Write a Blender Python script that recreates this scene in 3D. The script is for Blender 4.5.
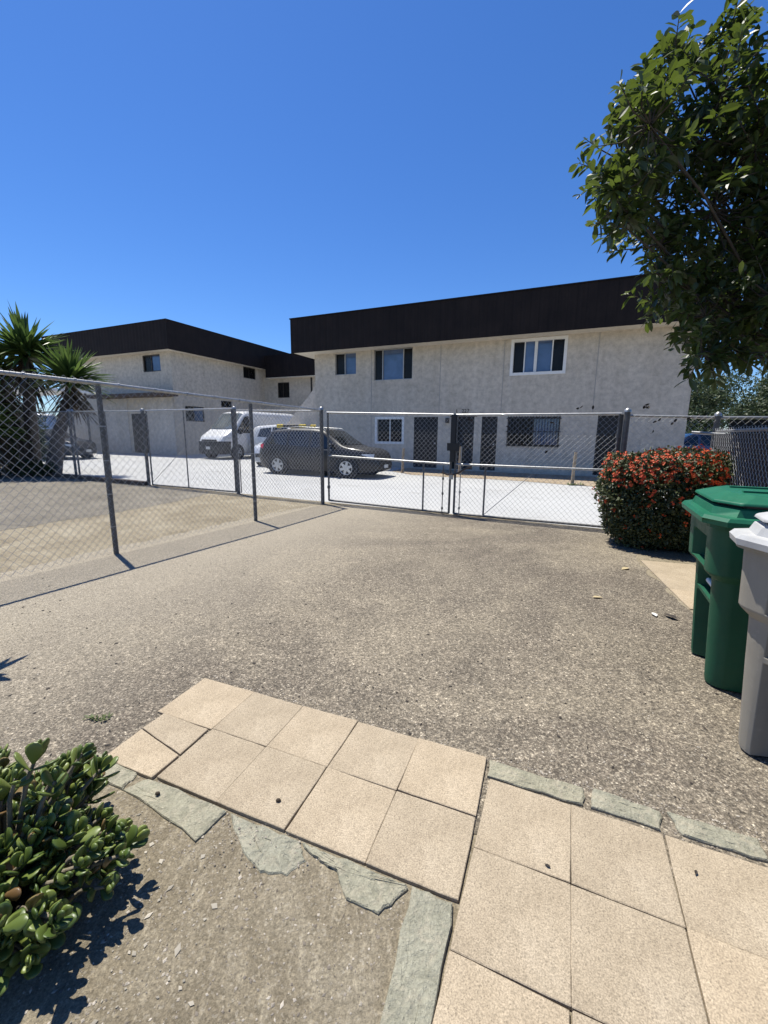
import bpy, math, random
from mathutils import Matrix, Vector
import numpy as np

for o_ in list(bpy.data.objects): bpy.data.objects.remove(o_)
S = bpy.context.scene
COL = S.collection
rnd = random.Random(7)
R = math.radians

# ------------------------------------------------------------------ camera
F_PX, PITCH, ROLL, EYE = 420.0, 0.185, 0.010, 1.5
cam_d = bpy.data.cameras.new('camera')
cam_d.sensor_fit = 'VERTICAL'; cam_d.sensor_height = 24.0
cam_d.lens = F_PX / 1024 * 24.0
cam_d.clip_start = 0.05; cam_d.clip_end = 2000
cam = bpy.data.objects.new('camera', cam_d); COL.objects.link(cam)
cp, sp, cr, sr = math.cos(PITCH), math.sin(PITCH), math.cos(ROLL), math.sin(ROLL)
Fv = Vector((0, cp, -sp)); X0 = Vector((1, 0, 0)); U0 = Vector((0, sp, cp))
Xv = X0*cr + U0*sr; Uv = U0*cr - X0*sr
cam.matrix_world = Matrix(((Xv.x, Uv.x, -Fv.x, 0), (Xv.y, Uv.y, -Fv.y, 0), (Xv.z, Uv.z, -Fv.z, EYE), (0, 0, 0, 1)))
S.camera = cam

# ------------------------------------------------------------------ sky, sun, exposure
SUN_EL = R(68.5)
SUN_ROT = math.atan2(-0.69, 0.73)
W = bpy.data.worlds.new('World'); S.world = W; W.use_nodes = True
nt = W.node_tree; nt.nodes.clear()
wo = nt.nodes.new('ShaderNodeOutputWorld'); bg = nt.nodes.new('ShaderNodeBackground')
sky = nt.nodes.new('ShaderNodeTexSky'); sky.sky_type = 'NISHITA'; sky.sun_disc = False
sky.sun_elevation = SUN_EL; sky.sun_rotation = SUN_ROT
sky.altitude = 0; sky.air_density = 1.0; sky.dust_density = 0.15; sky.ozone_density = 3.5
hs = nt.nodes.new('ShaderNodeHueSaturation'); hs.inputs['Saturation'].default_value = 1.18
tint = nt.nodes.new('ShaderNodeMix'); tint.data_type = 'RGBA'; tint.blend_type = 'MULTIPLY'; tint.inputs[0].default_value = 1.0
tint.inputs[7].default_value = (0.72, 0.90, 1.20, 1.0)
bg.inputs['Strength'].default_value = 0.085
nt.links.new(sky.outputs[0], hs.inputs['Color']); nt.links.new(hs.outputs[0], tint.inputs[6]); nt.links.new(tint.outputs[2], bg.inputs[0]); nt.links.new(bg.outputs[0], wo.inputs[0])
sl = bpy.data.lights.new('sun', 'SUN'); sl.energy = 5.0; sl.angle = R(0.53); sl.color = (1.0, 0.955, 0.855)
sun = bpy.data.objects.new('sun', sl); COL.objects.link(sun)
sv = Vector((math.sin(SUN_ROT)*math.cos(SUN_EL), math.cos(SUN_ROT)*math.cos(SUN_EL), math.sin(SUN_EL)))
sun.rotation_euler = sv.to_track_quat('Z', 'Y').to_euler(); sun.location = (0, 0, 40)
S.view_settings.view_transform = 'Standard'; S.view_settings.look = 'None'
S.view_settings.exposure = 0.55; S.view_settings.gamma = 1.0
S.view_settings.use_curve_mapping = False

# ------------------------------------------------------------------ materials
def new_mat(name):
    m = bpy.data.materials.new(name); m.use_nodes = True
    return m, m.node_tree, m.node_tree.nodes['Principled BSDF']
def N(t, typ, **kw):
    n = t.nodes.new(typ)
    for k, v in kw.items():
        if k in n.inputs: n.inputs[k].default_value = v
        else: setattr(n, k, v)
    return n
def ramp(t, src, stops):
    r = t.nodes.new('ShaderNodeValToRGB'); e = r.color_ramp.elements
    while len(e) < len(stops): e.new(0.5)
    for i, (p, c) in enumerate(stops):
        e[i].position = p; e[i].color = c if len(c) == 4 else (*c, 1)
    t.links.new(src, r.inputs[0]); return r.outputs[0]
def mixc(t, fac, a, b, mode='MIX'):
    m = t.nodes.new('ShaderNodeMix'); m.data_type = 'RGBA'; m.blend_type = mode
    for sock, v in ((m.inputs[0], fac), (m.inputs[6], a), (m.inputs[7], b)):
        if isinstance(v, (int, float)): sock.default_value = v
        elif isinstance(v, tuple): sock.default_value = v if len(v) == 4 else (*v, 1)
        else: t.links.new(v, sock)
    return m.outputs[2]
def objco(t): return t.nodes.new('ShaderNodeTexCoord').outputs['Object']
def noise(t, co, scale, detail=4, rough=0.6, dist=0.0):
    n = N(t, 'ShaderNodeTexNoise', Scale=scale, Detail=detail, Roughness=rough, Distortion=dist)
    t.links.new(co, n.inputs['Vector']); return n.outputs['Fac']
def voro(t, co, scale, feature='F1', out='Distance'):
    n = t.nodes.new('ShaderNodeTexVoronoi'); n.feature = feature; n.inputs['Scale'].default_value = scale
    t.links.new(co, n.inputs['Vector']); return n.outputs[out]
def bump(t, bs, h, strength=0.3, dist=0.01):
    b = N(t, 'ShaderNodeBump', Strength=strength, Distance=dist)
    t.links.new(h, b.inputs['Height']); t.links.new(b.outputs[0], bs.inputs['Normal'])
def cells(t, co, scale, lo, hi, k, c):
    v = voro(t, co, scale, 'F1', 'Color'); s_ = t.nodes.new('ShaderNodeSeparateColor'); t.links.new(v, s_.inputs[0])
    return mixc(t, k, c, ramp(t, s_.outputs[2], [(0.0, (lo,)*3), (0.18, (lo*1.5,)*3), (0.55, (1.0,)*3), (0.85, (1.12,)*3), (1.0, (hi,)*3)]), 'MULTIPLY')
def sc(c, k): return tuple(min(1, x*k) for x in c)

def simple(name, col, rough=0.6, metal=0.0, var=0.12, scale=8.0, bmp=0.0, bscale=60, spec=0.5):
    m, t, b = new_mat(name); co = objco(t)
    c = ramp(t, noise(t, co, scale), [(0.3, sc(col, 1-var)), (0.7, sc(col, 1+var))])
    t.links.new(c, b.inputs['Base Color']); b.inputs['Roughness'].default_value = rough
    b.inputs['Metallic'].default_value = metal; b.inputs['Specular IOR Level'].default_value = spec
    if bmp: bump(t, b, noise(t, co, bscale, 3), bmp, 0.01)
    return m

M = {}
def mk_stucco(name, base):
    m, t, b = new_mat(name); co = objco(t)
    n1 = noise(t, co, 0.45, 5, 0.65); n2 = noise(t, co, 5.0, 5, 0.7); n3 = noise(t, co, 42, 4, 0.7)
    mp = N(t, 'ShaderNodeMapping'); mp.inputs['Scale'].default_value = (3.0, 3.0, 0.18); t.links.new(co, mp.inputs[0])
    n4 = noise(t, mp.outputs[0], 1.0, 4, 0.6)
    c = ramp(t, n1, [(0.3, sc(base, 0.88)), (0.7, sc(base, 1.06))])
    c = mixc(t, 0.55, c, ramp(t, n2, [(0.34, (0.5,)*3), (0.60, (1.0,)*3)]), 'MULTIPLY')
    c = mixc(t, 0.4, c, ramp(t, n3, [(0.35, (0.6,)*3), (0.6, (1.0,)*3)]), 'MULTIPLY')
    c = mixc(t, 0.3, c, ramp(t, n4, [(0.35, (0.72, 0.7, 0.66)), (0.6, (1, 1, 1))]), 'MULTIPLY')
    t.links.new(c, b.inputs['Base Color']); b.inputs['Roughness'].default_value = 0.92
    b.inputs['Specular IOR Level'].default_value = 0.2
    h = mixc(t, 0.5, n2, n3); bump(t, b, h, 0.75, 0.03)
    return m
M['stucco'] = mk_stucco('stucco_wall', (0.67, 0.605, 0.51))
M['stucco_pale'] = mk_stucco('stucco_pale', (0.68, 0.63, 0.56))

def mk_fascia():
    m, t, b = new_mat('brown_fascia'); co = objco(t)
    w = t.nodes.new('ShaderNodeTexWave'); w.wave_type = 'BANDS'; w.bands_direction = 'X'
    w.inputs['Scale'].default_value = 1.05; w.inputs['Distortion'].default_value = 0.4; w.inputs['Detail'].default_value = 2
    t.links.new(co, w.inputs['Vector'])
    n1 = noise(t, co, 1.5, 5)
    mp = N(t, 'ShaderNodeMapping'); mp.inputs['Scale'].default_value = (9, 9, 0.3); t.links.new(co, mp.inputs[0])
    n2 = noise(t, mp.outputs[0], 1.2, 4)
    c = ramp(t, n1, [(0.3, (0.012, 0.0085, 0.008)), (0.7, (0.021, 0.0145, 0.0125))])
    c = mixc(t, 0.5, c, ramp(t, n2, [(0.3, (0.55,)*3), (0.7, (1.15,)*3)]), 'MULTIPLY')
    c = mixc(t, 0.35, c, ramp(t, w.outputs['Fac'], [(0.0, (0.4,)*3), (0.12, (1,)*3)]), 'MULTIPLY')
    t.links.new(c, b.inputs['Base Color']); b.inputs['Roughness'].default_value = 0.8
    b.inputs['Specular IOR Level'].default_value = 0.25
    bump(t, b, w.outputs['Fac'], 0.4, 0.02)
    return m
M['fascia'] = mk_fascia()
M['soffit'] = simple('soffit_paint', (0.62, 0.57, 0.48), 0.8)
M['roofing'] = simple('flat_roofing', (0.30, 0.29, 0.28), 0.9)

def mk_asphalt():
    m, t, b = new_mat('gravelly_asphalt'); co = objco(t)
    big = noise(t, co, 0.42, 6, 0.62, 0.7); mid = noise(t, co, 2.6, 7, 0.68)
    v1 = voro(t, co, 95, 'F1', 'Color'); v1d = voro(t, co, 95)
    v2 = voro(t, co, 210, 'F1', 'Color'); fine = noise(t, co, 160, 3, 0.6)
    s1 = t.nodes.new('ShaderNodeSeparateColor'); t.links.new(v1, s1.inputs[0])
    s2 = t.nodes.new('ShaderNodeSeparateColor'); t.links.new(v2, s2.inputs[0])
    c1 = ramp(t, s1.outputs[0], [(0.0, (0.065, 0.058, 0.050)), (0.35, (0.15, 0.133, 0.113)), (0.62, (0.24, 0.215, 0.182)), (0.84, (0.40, 0.365, 0.31)), (0.97, (0.62, 0.58, 0.50))])
    c2 = ramp(t, s2.outputs[1], [(0.0, (0.075, 0.067, 0.057)), (0.5, (0.19, 0.17, 0.145)), (0.95, (0.44, 0.405, 0.345))])
    c = mixc(t, 0.45, c1, c2)
    c = mixc(t, ramp(t, v1d, [(0.28, (0, 0, 0)), (0.62, (0.75,)*3)]), c, (0.115, 0.10, 0.084))
    # worn paths and dust
    c = mixc(t, ramp(t, big, [(0.42, (0, 0, 0)), (0.62, (0.55,)*3)]), c, (0.36, 0.325, 0.262))
    c = mixc(t, ramp(t, big, [(0.30, (0.38,)*3), (0.46, (0, 0, 0))]), c, (0.16, 0.138, 0.115))
    c = mixc(t, 0.45, c, ramp(t, mid, [(0.3, (0.6, 0.59, 0.58)), (0.7, (1.3, 1.28, 1.24))]), 'MULTIPLY')
    grit = noise(t, co, 58, 3, 0.85)
    c = mixc(t, 0.75, c, ramp(t, grit, [(0.34, (0.55, 0.54, 0.53)), (0.5, (1.1, 1.08, 1.04)), (0.66, (1.75, 1.72, 1.62))]), 'MULTIPLY')
    c = mixc(t, 1.0, c, (1.0, 0.965, 0.90), 'MULTIPLY')
    # sandy soil washed over the side by the fence
    sx = t.nodes.new('ShaderNodeSeparateXYZ'); t.links.new(co, sx.inputs[0])
    ma = N(t, 'ShaderNodeMath', operation='MULTIPLY_ADD'); t.links.new(sx.outputs[1], ma.inputs[0])
    ma.inputs[1].default_value = -0.47
    t.links.new(sx.outputs[0], ma.inputs[2])
    mm = N(t, 'ShaderNodeMath', operation='MULTIPLY_ADD'); t.links.new(mid, mm.inputs[0]); mm.inputs[1].default_value = 1.3; t.links.new(ma.outputs[0], mm.inputs[2])
    mr = t.nodes.new('ShaderNodeMapRange'); mr.inputs['From Min'].default_value = -1.6; mr.inputs['From Max'].default_value = -3.6
    mr.inputs['To Min'].default_value = 0.0; mr.inputs['To Max'].default_value = 0.85
    t.links.new(mm.outputs[0], mr.inputs[0])
    dirt = ramp(t, fine, [(0.3, (0.23, 0.195, 0.142)), (0.55, (0.36, 0.315, 0.24)), (0.75, (0.50, 0.45, 0.36))])
    c = mixc(t, mr.outputs[0], c, dirt)
    km = N(t, 'ShaderNodeMath', operation='MULTIPLY_ADD'); t.links.new(mr.outputs[0], km.inputs[0]); km.inputs[1].default_value = -.42; km.inputs[2].default_value = .45
    k2 = N(t, 'ShaderNodeMath', operation='MULTIPLY_ADD'); t.links.new(mr.outputs[0], k2.inputs[0]); k2.inputs[1].default_value = -.25; k2.inputs[2].default_value = .26
    c = cells(t, co, 29, .45, 1.5, k2.outputs[0], c); c = cells(t, co, 64, .36, 1.7, km.outputs[0], c); c = cells(t, co, 125, .36, 1.7, .62, c); c = cells(t, co, 250, .4, 1.6, .5, c)
    c = mixc(t, 1.0, c, (1.06, 1.06, 1.065), 'MULTIPLY')
    c = mixc(t, 1.0, c, (0.86,)*3, 'MULTIPLY')
    t.links.new(c, b.inputs['Base Color']); b.inputs['Roughness'].default_value = 0.88; b.inputs['Specular IOR Level'].default_value = 0.3
    h = mixc(t, 0.5, v1d, mixc(t, 0.5, fine, s1.outputs[0])); bump(t, b, h, 0.6, 0.008)
    return m
M['asphalt'] = mk_asphalt()

def mk_dirt(name, a, bcol, c_):
    m, t, b = new_mat(name); co = objco(t)
    big = noise(t, co, 1.3, 7, 0.7, 1.0); fine = noise(t, co, 55, 6, 0.75); g = voro(t, co, 150, 'F1', 'Color')
    s = t.nodes.new('ShaderNodeSeparateColor'); t.links.new(g, s.inputs[0])
    c = ramp(t, big, [(0.32, a), (0.5, bcol), (0.64, c_)])
    mp = N(t, 'ShaderNodeMapping'); mp.inputs['Rotation'].default_value = (0, 0, R(38)); mp.inputs['Scale'].default_value = (14, 3.5, 1); t.links.new(co, mp.inputs[0])
    stx = noise(t, mp.outputs[0], 2.2, 4, 0.7)
    c = mixc(t, ramp(t, stx, [(0.52, (0, 0, 0)), (0.70, (0.7,)*3)]), c, sc(c_, 1.3))
    c = mixc(t, 0.75, c, ramp(t, fine, [(0.28, (0.45,)*3), (0.55, (1.0,)*3), (0.8, (1.45,)*3)]), 'MULTIPLY')
    grit = noise(t, co, 120, 3, 0.8)
    c = mixc(t, 0.7, c, ramp(t, grit, [(0.34, (0.65,)*3), (0.5, (1.05,)*3), (0.68, (1.4,)*3)]), 'MULTIPLY')
    c = mixc(t, ramp(t, s.outputs[0], [(0.90, (0, 0, 0)), (0.97, (0.45,)*3)]), c, (0.44, 0.40, 0.33))
    c = cells(t, co, 26, .55, 1.45, .14, c); c = cells(t, co, 70, .5, 1.5, .12, c); c = cells(t, co, 190, .45, 1.6, .34, c); c = mixc(t, 1.0, c, (1.10, 1.08, 1.04), 'MULTIPLY')
    c = mixc(t, 1.0, c, (0.86,)*3, 'MULTIPLY')
    t.links.new(c, b.inputs['Base Color']); b.inputs['Roughness'].default_value = 0.95; b.inputs['Specular IOR Level'].default_value = 0.2
    bump(t, b, mixc(t, 0.4, fine, big), 0.9, 0.025)
    return m
M['dirt'] = mk_dirt('dry_dirt', (0.195, 0.164, 0.115), (0.265, 0.228, 0.165), (0.345, 0.305, 0.23))
M['bedsoil'] = mk_dirt('bed_soil', (0.26, 0.205, 0.145), (0.34, 0.275, 0.20), (0.42, 0.35, 0.26))
M['greylot'] = mk_dirt('grey_lot', (0.125, 0.114, 0.095), (0.18, 0.164, 0.138), (0.235, 0.215, 0.18))

def mk_concrete():
    m, t, b = new_mat('pale_concrete'); co = objco(t)
    big = noise(t, co, 0.35, 6, 0.65, 0.4); f = noise(t, co, 20, 5, 0.7)
    c = ramp(t, big, [(0.3, (0.47, 0.47, 0.46)), (0.55, (0.53, 0.53, 0.518)), (0.8, (0.57, 0.57, 0.56))])
    c = mixc(t, 0.3, c, ramp(t, f, [(0.3, (0.8,)*3), (0.6, (1.0,)*3)]), 'MULTIPLY')
    st = noise(t, co, 1.1, 3, 0.5, 1.0)
    c = mixc(t, ramp(t, st, [(0.60, (0, 0, 0)), (0.74, (0.5,)*3)]), c, (0.3, 0.29, 0.27))
    c = mixc(t, 1.0, c, (0.76,)*3, 'MULTIPLY')
    t.links.new(c, b.inputs['Base Color']); b.inputs['Roughness'].default_value = 0.85
    bump(t, b, f, 0.2, 0.005); return m
M['concrete'] = mk_concrete()

def mk_paver(name='sandy_paver', k=1.0):
    m, t, b = new_mat(name); co = objco(t)
    g = t.nodes.new('ShaderNodeObjectInfo')
    big = noise(t, co, 4.0, 5, 0.65); fine = noise(t, co, 210, 3, 0.75); mid = noise(t, co, 28, 5, 0.7)
    c = ramp(t, big, [(0.3, sc((0.375, 0.322, 0.228), k)), (0.55, sc((0.435, 0.378, 0.272), k)), (0.75, sc((0.475, 0.418, 0.308), k))])
    c = mixc(t, 0.6, c, ramp(t, fine, [(0.3, (0.3,)*3), (0.5, (1.0,)*3), (0.70, (1.6,)*3)]), 'MULTIPLY')
    c = mixc(t, 0.25, c, ramp(t, mid, [(0.3, (0.7, 0.68, 0.66)), (0.6, (1.05,)*3)]), 'MULTIPLY')
    sp1 = noise(t, co, 2.1, 5, 0.7, 1.5); c = mixc(t, ramp(t, sp1, [(0.60, (0, 0, 0)), (0.72, (0.35,)*3)]), c, (0.24, 0.21, 0.17))
    c = mixc(t, 0.55, c, ramp(t, g.outputs['Random'], [(0, (0.84, 0.85, 0.86)), (0.5, (1, 1, 1)), (1, (1.12, 1.09, 1.05))]), 'MULTIPLY')
    c = cells(t, co, 130, .72, 1.12, .4, c); c = cells(t, co, 260, .6, 1.2, .5, c); c = mixc(t, 1.0, c, (0.98, 0.925, 0.915), 'MULTIPLY')
    c = mixc(t, 1.0, c, (0.86,)*3, 'MULTIPLY')
    t.links.new(c, b.inputs['Base Color']); b.inputs['Roughness'].default_value = 0.9; b.inputs['Specular IOR Level'].default_value = 0.25
    bump(t, b, mixc(t, 0.5, fine, mid), 0.5, 0.006); return m
M['paver'] = mk_paver()

def mk_flag():
    m, t, b = new_mat('grey_green_flagstone'); co = objco(t); g = t.nodes.new('ShaderNodeObjectInfo')
    n1 = noise(t, co, 6, 6, 0.7, 1.2); n2 = noise(t, co, 60, 5, 0.7)
    c = ramp(t, n1, [(0.28, (0.21, 0.205, 0.150)), (0.5, (0.315, 0.305, 0.232)), (0.72, (0.41, 0.395, 0.30))])
    c = mixc(t, 0.5, c, ramp(t, n2, [(0.3, (0.62,)*3), (0.65, (1.12,)*3)]), 'MULTIPLY')
    c = mixc(t, 0.5, c, ramp(t, g.outputs['Random'], [(0, (0.92, 0.96, 1.06)), (1, (1.05, 1.0, 0.9))]), 'MULTIPLY')
    n3 = noise(t, co, 17, 6, 0.75, .8); c = mixc(t, ramp(t, n3, [(0.5, (0, 0, 0)), (0.68, (0.6,)*3)]), c, (0.42, 0.375, 0.29)); c = cells(t, co, 180, .6, 1.3, .5, c)
    c = mixc(t, 1.0, c, (1.02, 1.0, 0.955), 'MULTIPLY')
    t.links.new(c, b.inputs['Base Color']); b.inputs['Roughness'].default_value = 0.75
    c = c
    bump(t, b, mixc(t, 0.45, n1, n2), 1.0, 0.03); return m
M['flag'] = mk_flag()

def mk_leaf(name, dark, light, rough=0.35, trans=0.35, spec=0.5, tcol=None):
    m, t, b = new_mat(name)
    g = t.nodes.new('ShaderNodeNewGeometry')
    c = ramp(t, g.outputs['Random Per Island'], [(0.0, dark), (0.6, tuple((a+b_)/2 for a, b_ in zip(dark, light))), (1.0, light)])
    t.links.new(c, b.inputs['Base Color']); b.inputs['Roughness'].default_value = rough
    b.inputs['Specular IOR Level'].default_value = spec
    if trans:
        tr = t.nodes.new('ShaderNodeBsdfTranslucent'); ms = t.nodes.new('ShaderNodeMixShader'); ms.inputs[0].default_value = trans
        if tcol: tr.inputs[0].default_value = (*tcol, 1)
        else: t.links.new(c, tr.inputs[0])
        t.links.new(b.outputs[0], ms.inputs[1]); t.links.new(tr.outputs[0], ms.inputs[2])
        t.links.new(ms.outputs[0], t.nodes['Material Output'].inputs[0])
    return m
M['tree_leaf'] = mk_leaf('glossy_tree_leaf', (0.018, 0.030, 0.010), (0.050, 0.078, 0.022), 0.43, 0.28, 0.5, (0.15, 0.21, 0.03))
M['far_leaf'] = mk_leaf('far_tree_leaf', (0.035, 0.055, 0.018), (0.085, 0.115, 0.04), 0.55, 0.25)
M['far_leaf_dark'] = mk_leaf('far_tree_leaf_dark', (0.025, 0.042, 0.014), (0.055, 0.085, 0.028), 0.55, 0.2)
M['hedge_leaf'] = mk_leaf('hedge_leaf', (0.026, 0.042, 0.012), (0.10, 0.11, 0.038), 0.5, 0.2)
M['flower'] = mk_leaf('red_orange_petals', (0.48, 0.030, 0.012), (0.72, 0.15, 0.03), 0.6, 0.15)
M['yucca_leaf'] = mk_leaf('yucca_blade', (0.036, 0.072, 0.018), (0.125, 0.19, 0.045), 0.4, 0.35)
M['yucca_dead'] = mk_leaf('dead_yucca_blade', (0.05, 0.038, 0.024), (0.13, 0.10, 0.065), 0.8, 0.05)
M['jade_leaf'] = mk_leaf('jade_leaf', (0.050, 0.086, 0.018), (0.165, 0.205, 0.044), 0.42, 0.06, 0.45)
M['jade_tip'] = mk_leaf('jade_leaf_reddish', (0.13, 0.075, 0.03), (0.19, 0.15, 0.05), 0.4, 0.05)
M['weed'] = mk_leaf('weed_leaf', (0.06, 0.09, 0.02), (0.13, 0.16, 0.05), 0.6, 0.2)
M['dryleaf'] = mk_leaf('dry_leaf', (0.45, 0.36, 0.20), (0.6, 0.5, 0.3), 0.7, 0.15)
M['darkleaf'] = mk_leaf('withered_leaf', (0.016, 0.012, 0.009), (0.035, 0.025, 0.018), 0.8, 0.0)
M['bark'] = simple('grey_bark', (0.055, 0.046, 0.038), 0.9, 0, 0.35, 14, 0.8, 40)
M['jade_stem'] = simple('jade_stem', (0.17, 0.145, 0.10), 0.8, 0, 0.25, 30, 0.5, 80)
M['palm_bark'] = simple('yucca_bark', (0.07, 0.055, 0.042), 0.9, 0, 0.4, 12, 0.9, 30)

M['galv'] = simple('galvanised_steel', (0.36, 0.36, 0.355), 0.42, 0.75, 0.18, 12)
M['galv_dark'] = simple('weathered_steel', (0.125, 0.122, 0.118), 0.6, 0.45, 0.25, 9)
M['wire'] = simple('chain_link_wire', (0.40, 0.395, 0.38), 0.5, 0.4, 0.1, 3)
M['slat'] = simple('black_privacy_slat', (0.012, 0.012, 0.013), 0.6)
M['screen'] = simple('dark_wind_screen', (0.014, 0.015, 0.016), 0.9)
M['rust_and_shade'] = simple('rusty_steel_and_shade', (0.09, 0.065, 0.05), 0.8, 0.2)
M['black'] = simple('black_plastic', (0.012, 0.012, 0.013), 0.55)
M['dark_door'] = simple('dark_security_door', (0.022, 0.021, 0.020), 0.6)
M['iron'] = simple('dark_iron_bars', (0.03, 0.028, 0.026), 0.6, 0.2)
M['white_frame'] = simple('white_vinyl_frame', (0.74, 0.74, 0.72), 0.45, 0, 0.05)
M['bronze_frame'] = simple('bronze_aluminium_frame', (0.05, 0.044, 0.038), 0.5, 0.2)
M['mill_frame'] = simple('mill_aluminium_frame', (0.40, 0.40, 0.39), 0.45, 0.4)
M['curtain'] = simple('pale_curtain', (0.33, 0.35, 0.38), 0.9, 0, 0.2, 5)
M['wood'] = simple('weathered_wood', (0.30, 0.235, 0.16), 0.9, 0, 0.3, 10, 0.5)
M['joint'] = simple('stucco_joint', (0.36, 0.345, 0.32), 0.8)
M['kerb'] = simple('kerb_concrete', (0.36, 0.34, 0.31), 0.9, 0, 0.25, 6, 0.4)
def mk_glass(name, col, rough=0.06, spec=0.8):
    m, t, b = new_mat(name); co = objco(t)
    c = ramp(t, noise(t, co, 1.4), [(0.3, sc(col, 0.7)), (0.7, sc(col, 1.3))])
    t.links.new(c, b.inputs['Base Color']); b.inputs['Roughness'].default_value = rough
    b.inputs['Specular IOR Level'].default_value = spec
    return m
M['glass'] = mk_glass('dark_window_glass', (0.011, 0.011, 0.011), 0.25, 0.22)
M['glass_blue'] = mk_glass('window_glass_sky_reflection', (0.075, 0.12, 0.22))  # blue of the reflected sky put into the pane colour
M['car_glass'] = mk_glass('car_glass', (0.010, 0.012, 0.013), 0.04)
M['screen_glass'] = mk_glass('windscreen_glass', (0.10, 0.115, 0.12), 0.05)
def paint(name, col, metal=0.0, rough=0.3, coat=0.6):
    m, t, b = new_mat(name); co = objco(t)
    c = ramp(t, noise(t, co, 2.2, 5), [(0.3, sc(col, 0.86)), (0.7, sc(col, 1.1))])
    t.links.new(c, b.inputs['Base Color']); b.inputs['Metallic'].default_value = metal
    b.inputs['Roughness'].default_value = rough; b.inputs['Coat Weight'].default_value = coat; b.inputs['Coat Roughness'].default_value = 0.08
    return m
M['paint_dark'] = paint('dark_grey_car_paint', (0.007, 0.007, 0.008), 0.0, 0.45, 0.15)
M['paint_white'] = paint('white_car_paint', (0.72, 0.72, 0.71))
M['paint_silver'] = paint('silver_car_paint', (0.50, 0.52, 0.55), 0.35, 0.35)
M['paint_blue'] = paint('blue_car_paint', (0.055, 0.085, 0.16), 0.1)
M['paint_black'] = paint('black_car_paint', (0.03, 0.03, 0.032), 0.2)
M['tyre'] = simple('tyre_rubber', (0.016, 0.016, 0.016), 0.85)
M['alloy'] = simple('alloy_rim', (0.52, 0.52, 0.52), 0.35, 0.7)
M['lampglass'] = simple('headlight_lens', (0.62, 0.63, 0.63), 0.15)
M['redlens'] = simple('red_tail_lens', (0.45, 0.012, 0.012), 0.2)
M['yellow'] = simple('yellow_pad', (0.62, 0.44, 0.03), 0.7)
M['plate'] = simple('number_plate', (0.6, 0.6, 0.58), 0.5)

def mk_plastic(name, col, fade):
    m, t, b = new_mat(name); co = objco(t)
    n1 = noise(t, co, 2.5, 5, 0.6); n2 = noise(t, co, 25, 5, 0.75)
    mp = N(t, 'ShaderNodeMapping'); mp.inputs['Scale'].default_value = (14, 14, 0.8); t.links.new(co, mp.inputs[0])
    n3 = noise(t, mp.outputs[0], 1.0, 4)
    c = ramp(t, n1, [(0.3, col), (0.75, fade)])
    c = mixc(t, ramp(t, n2, [(0.58, (0, 0, 0)), (0.8, (0.28,)*3)]), c, sc(fade, 1.6))
    c = mixc(t, 0.3, c, ramp(t, n3, [(0.32, (0.65,)*3), (0.6, (1.05,)*3)]), 'MULTIPLY')
    t.links.new(c, b.inputs['Base Color']); b.inputs['Roughness'].default_value = 0.42
    t.links.new(ramp(t, n2, [(0.3, (0.40,)*3), (0.7, (0.62,)*3)]), b.inputs['Roughness'])
    b.inputs['Specular IOR Level'].default_value = 0.32; bump(t, b, n2, 0.12, 0.005); return m
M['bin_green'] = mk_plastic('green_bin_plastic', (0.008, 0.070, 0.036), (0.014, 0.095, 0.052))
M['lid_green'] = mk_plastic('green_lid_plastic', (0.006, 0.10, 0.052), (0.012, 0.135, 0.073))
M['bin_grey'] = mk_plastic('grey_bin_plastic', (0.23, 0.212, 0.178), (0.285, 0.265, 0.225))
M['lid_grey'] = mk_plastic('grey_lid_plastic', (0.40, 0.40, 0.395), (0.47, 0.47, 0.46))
M['pebble'] = mk_leaf('pebble_stone', (0.12, 0.10, 0.078), (0.46, 0.41, 0.34), 0.85, 0.0, 0.3)
M['chip'] = mk_leaf('slate_chip', (0.20, 0.18, 0.145), (0.42, 0.38, 0.31), 0.85, 0.0, 0.3)
M['pod'] = simple('dark_pod', (0.05, 0.035, 0.022), 0.8)
M['paper'] = simple('pale_scrap', (0.6, 0.58, 0.54), 0.8)
M['sign_black'] = simple('black_number_paint', (0.012, 0.012, 0.012), 0.6)

# ------------------------------------------------------------------ object helpers
MAT = {}            # object -> matrix of its local frame in the world
def tag(o, label=None, cat=None, group=None, kind=None):
    if label: o['label'] = label
    if cat: o['category'] = cat
    if group: o['group'] = group
    if kind: o['kind'] = kind
    return o
def thing(name, label, cat, loc=(0, 0, 0), rz=0.0, group=None):
    o = bpy.data.objects.new(name, None); COL.objects.link(o); o.empty_display_size = 0.2
    o.location = loc; o.rotation_euler = (0, 0, rz)
    MAT[o.name] = Matrix.Translation(loc) @ Matrix.Rotation(rz, 4, 'Z')
    return tag(o, label, cat, group)

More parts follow.
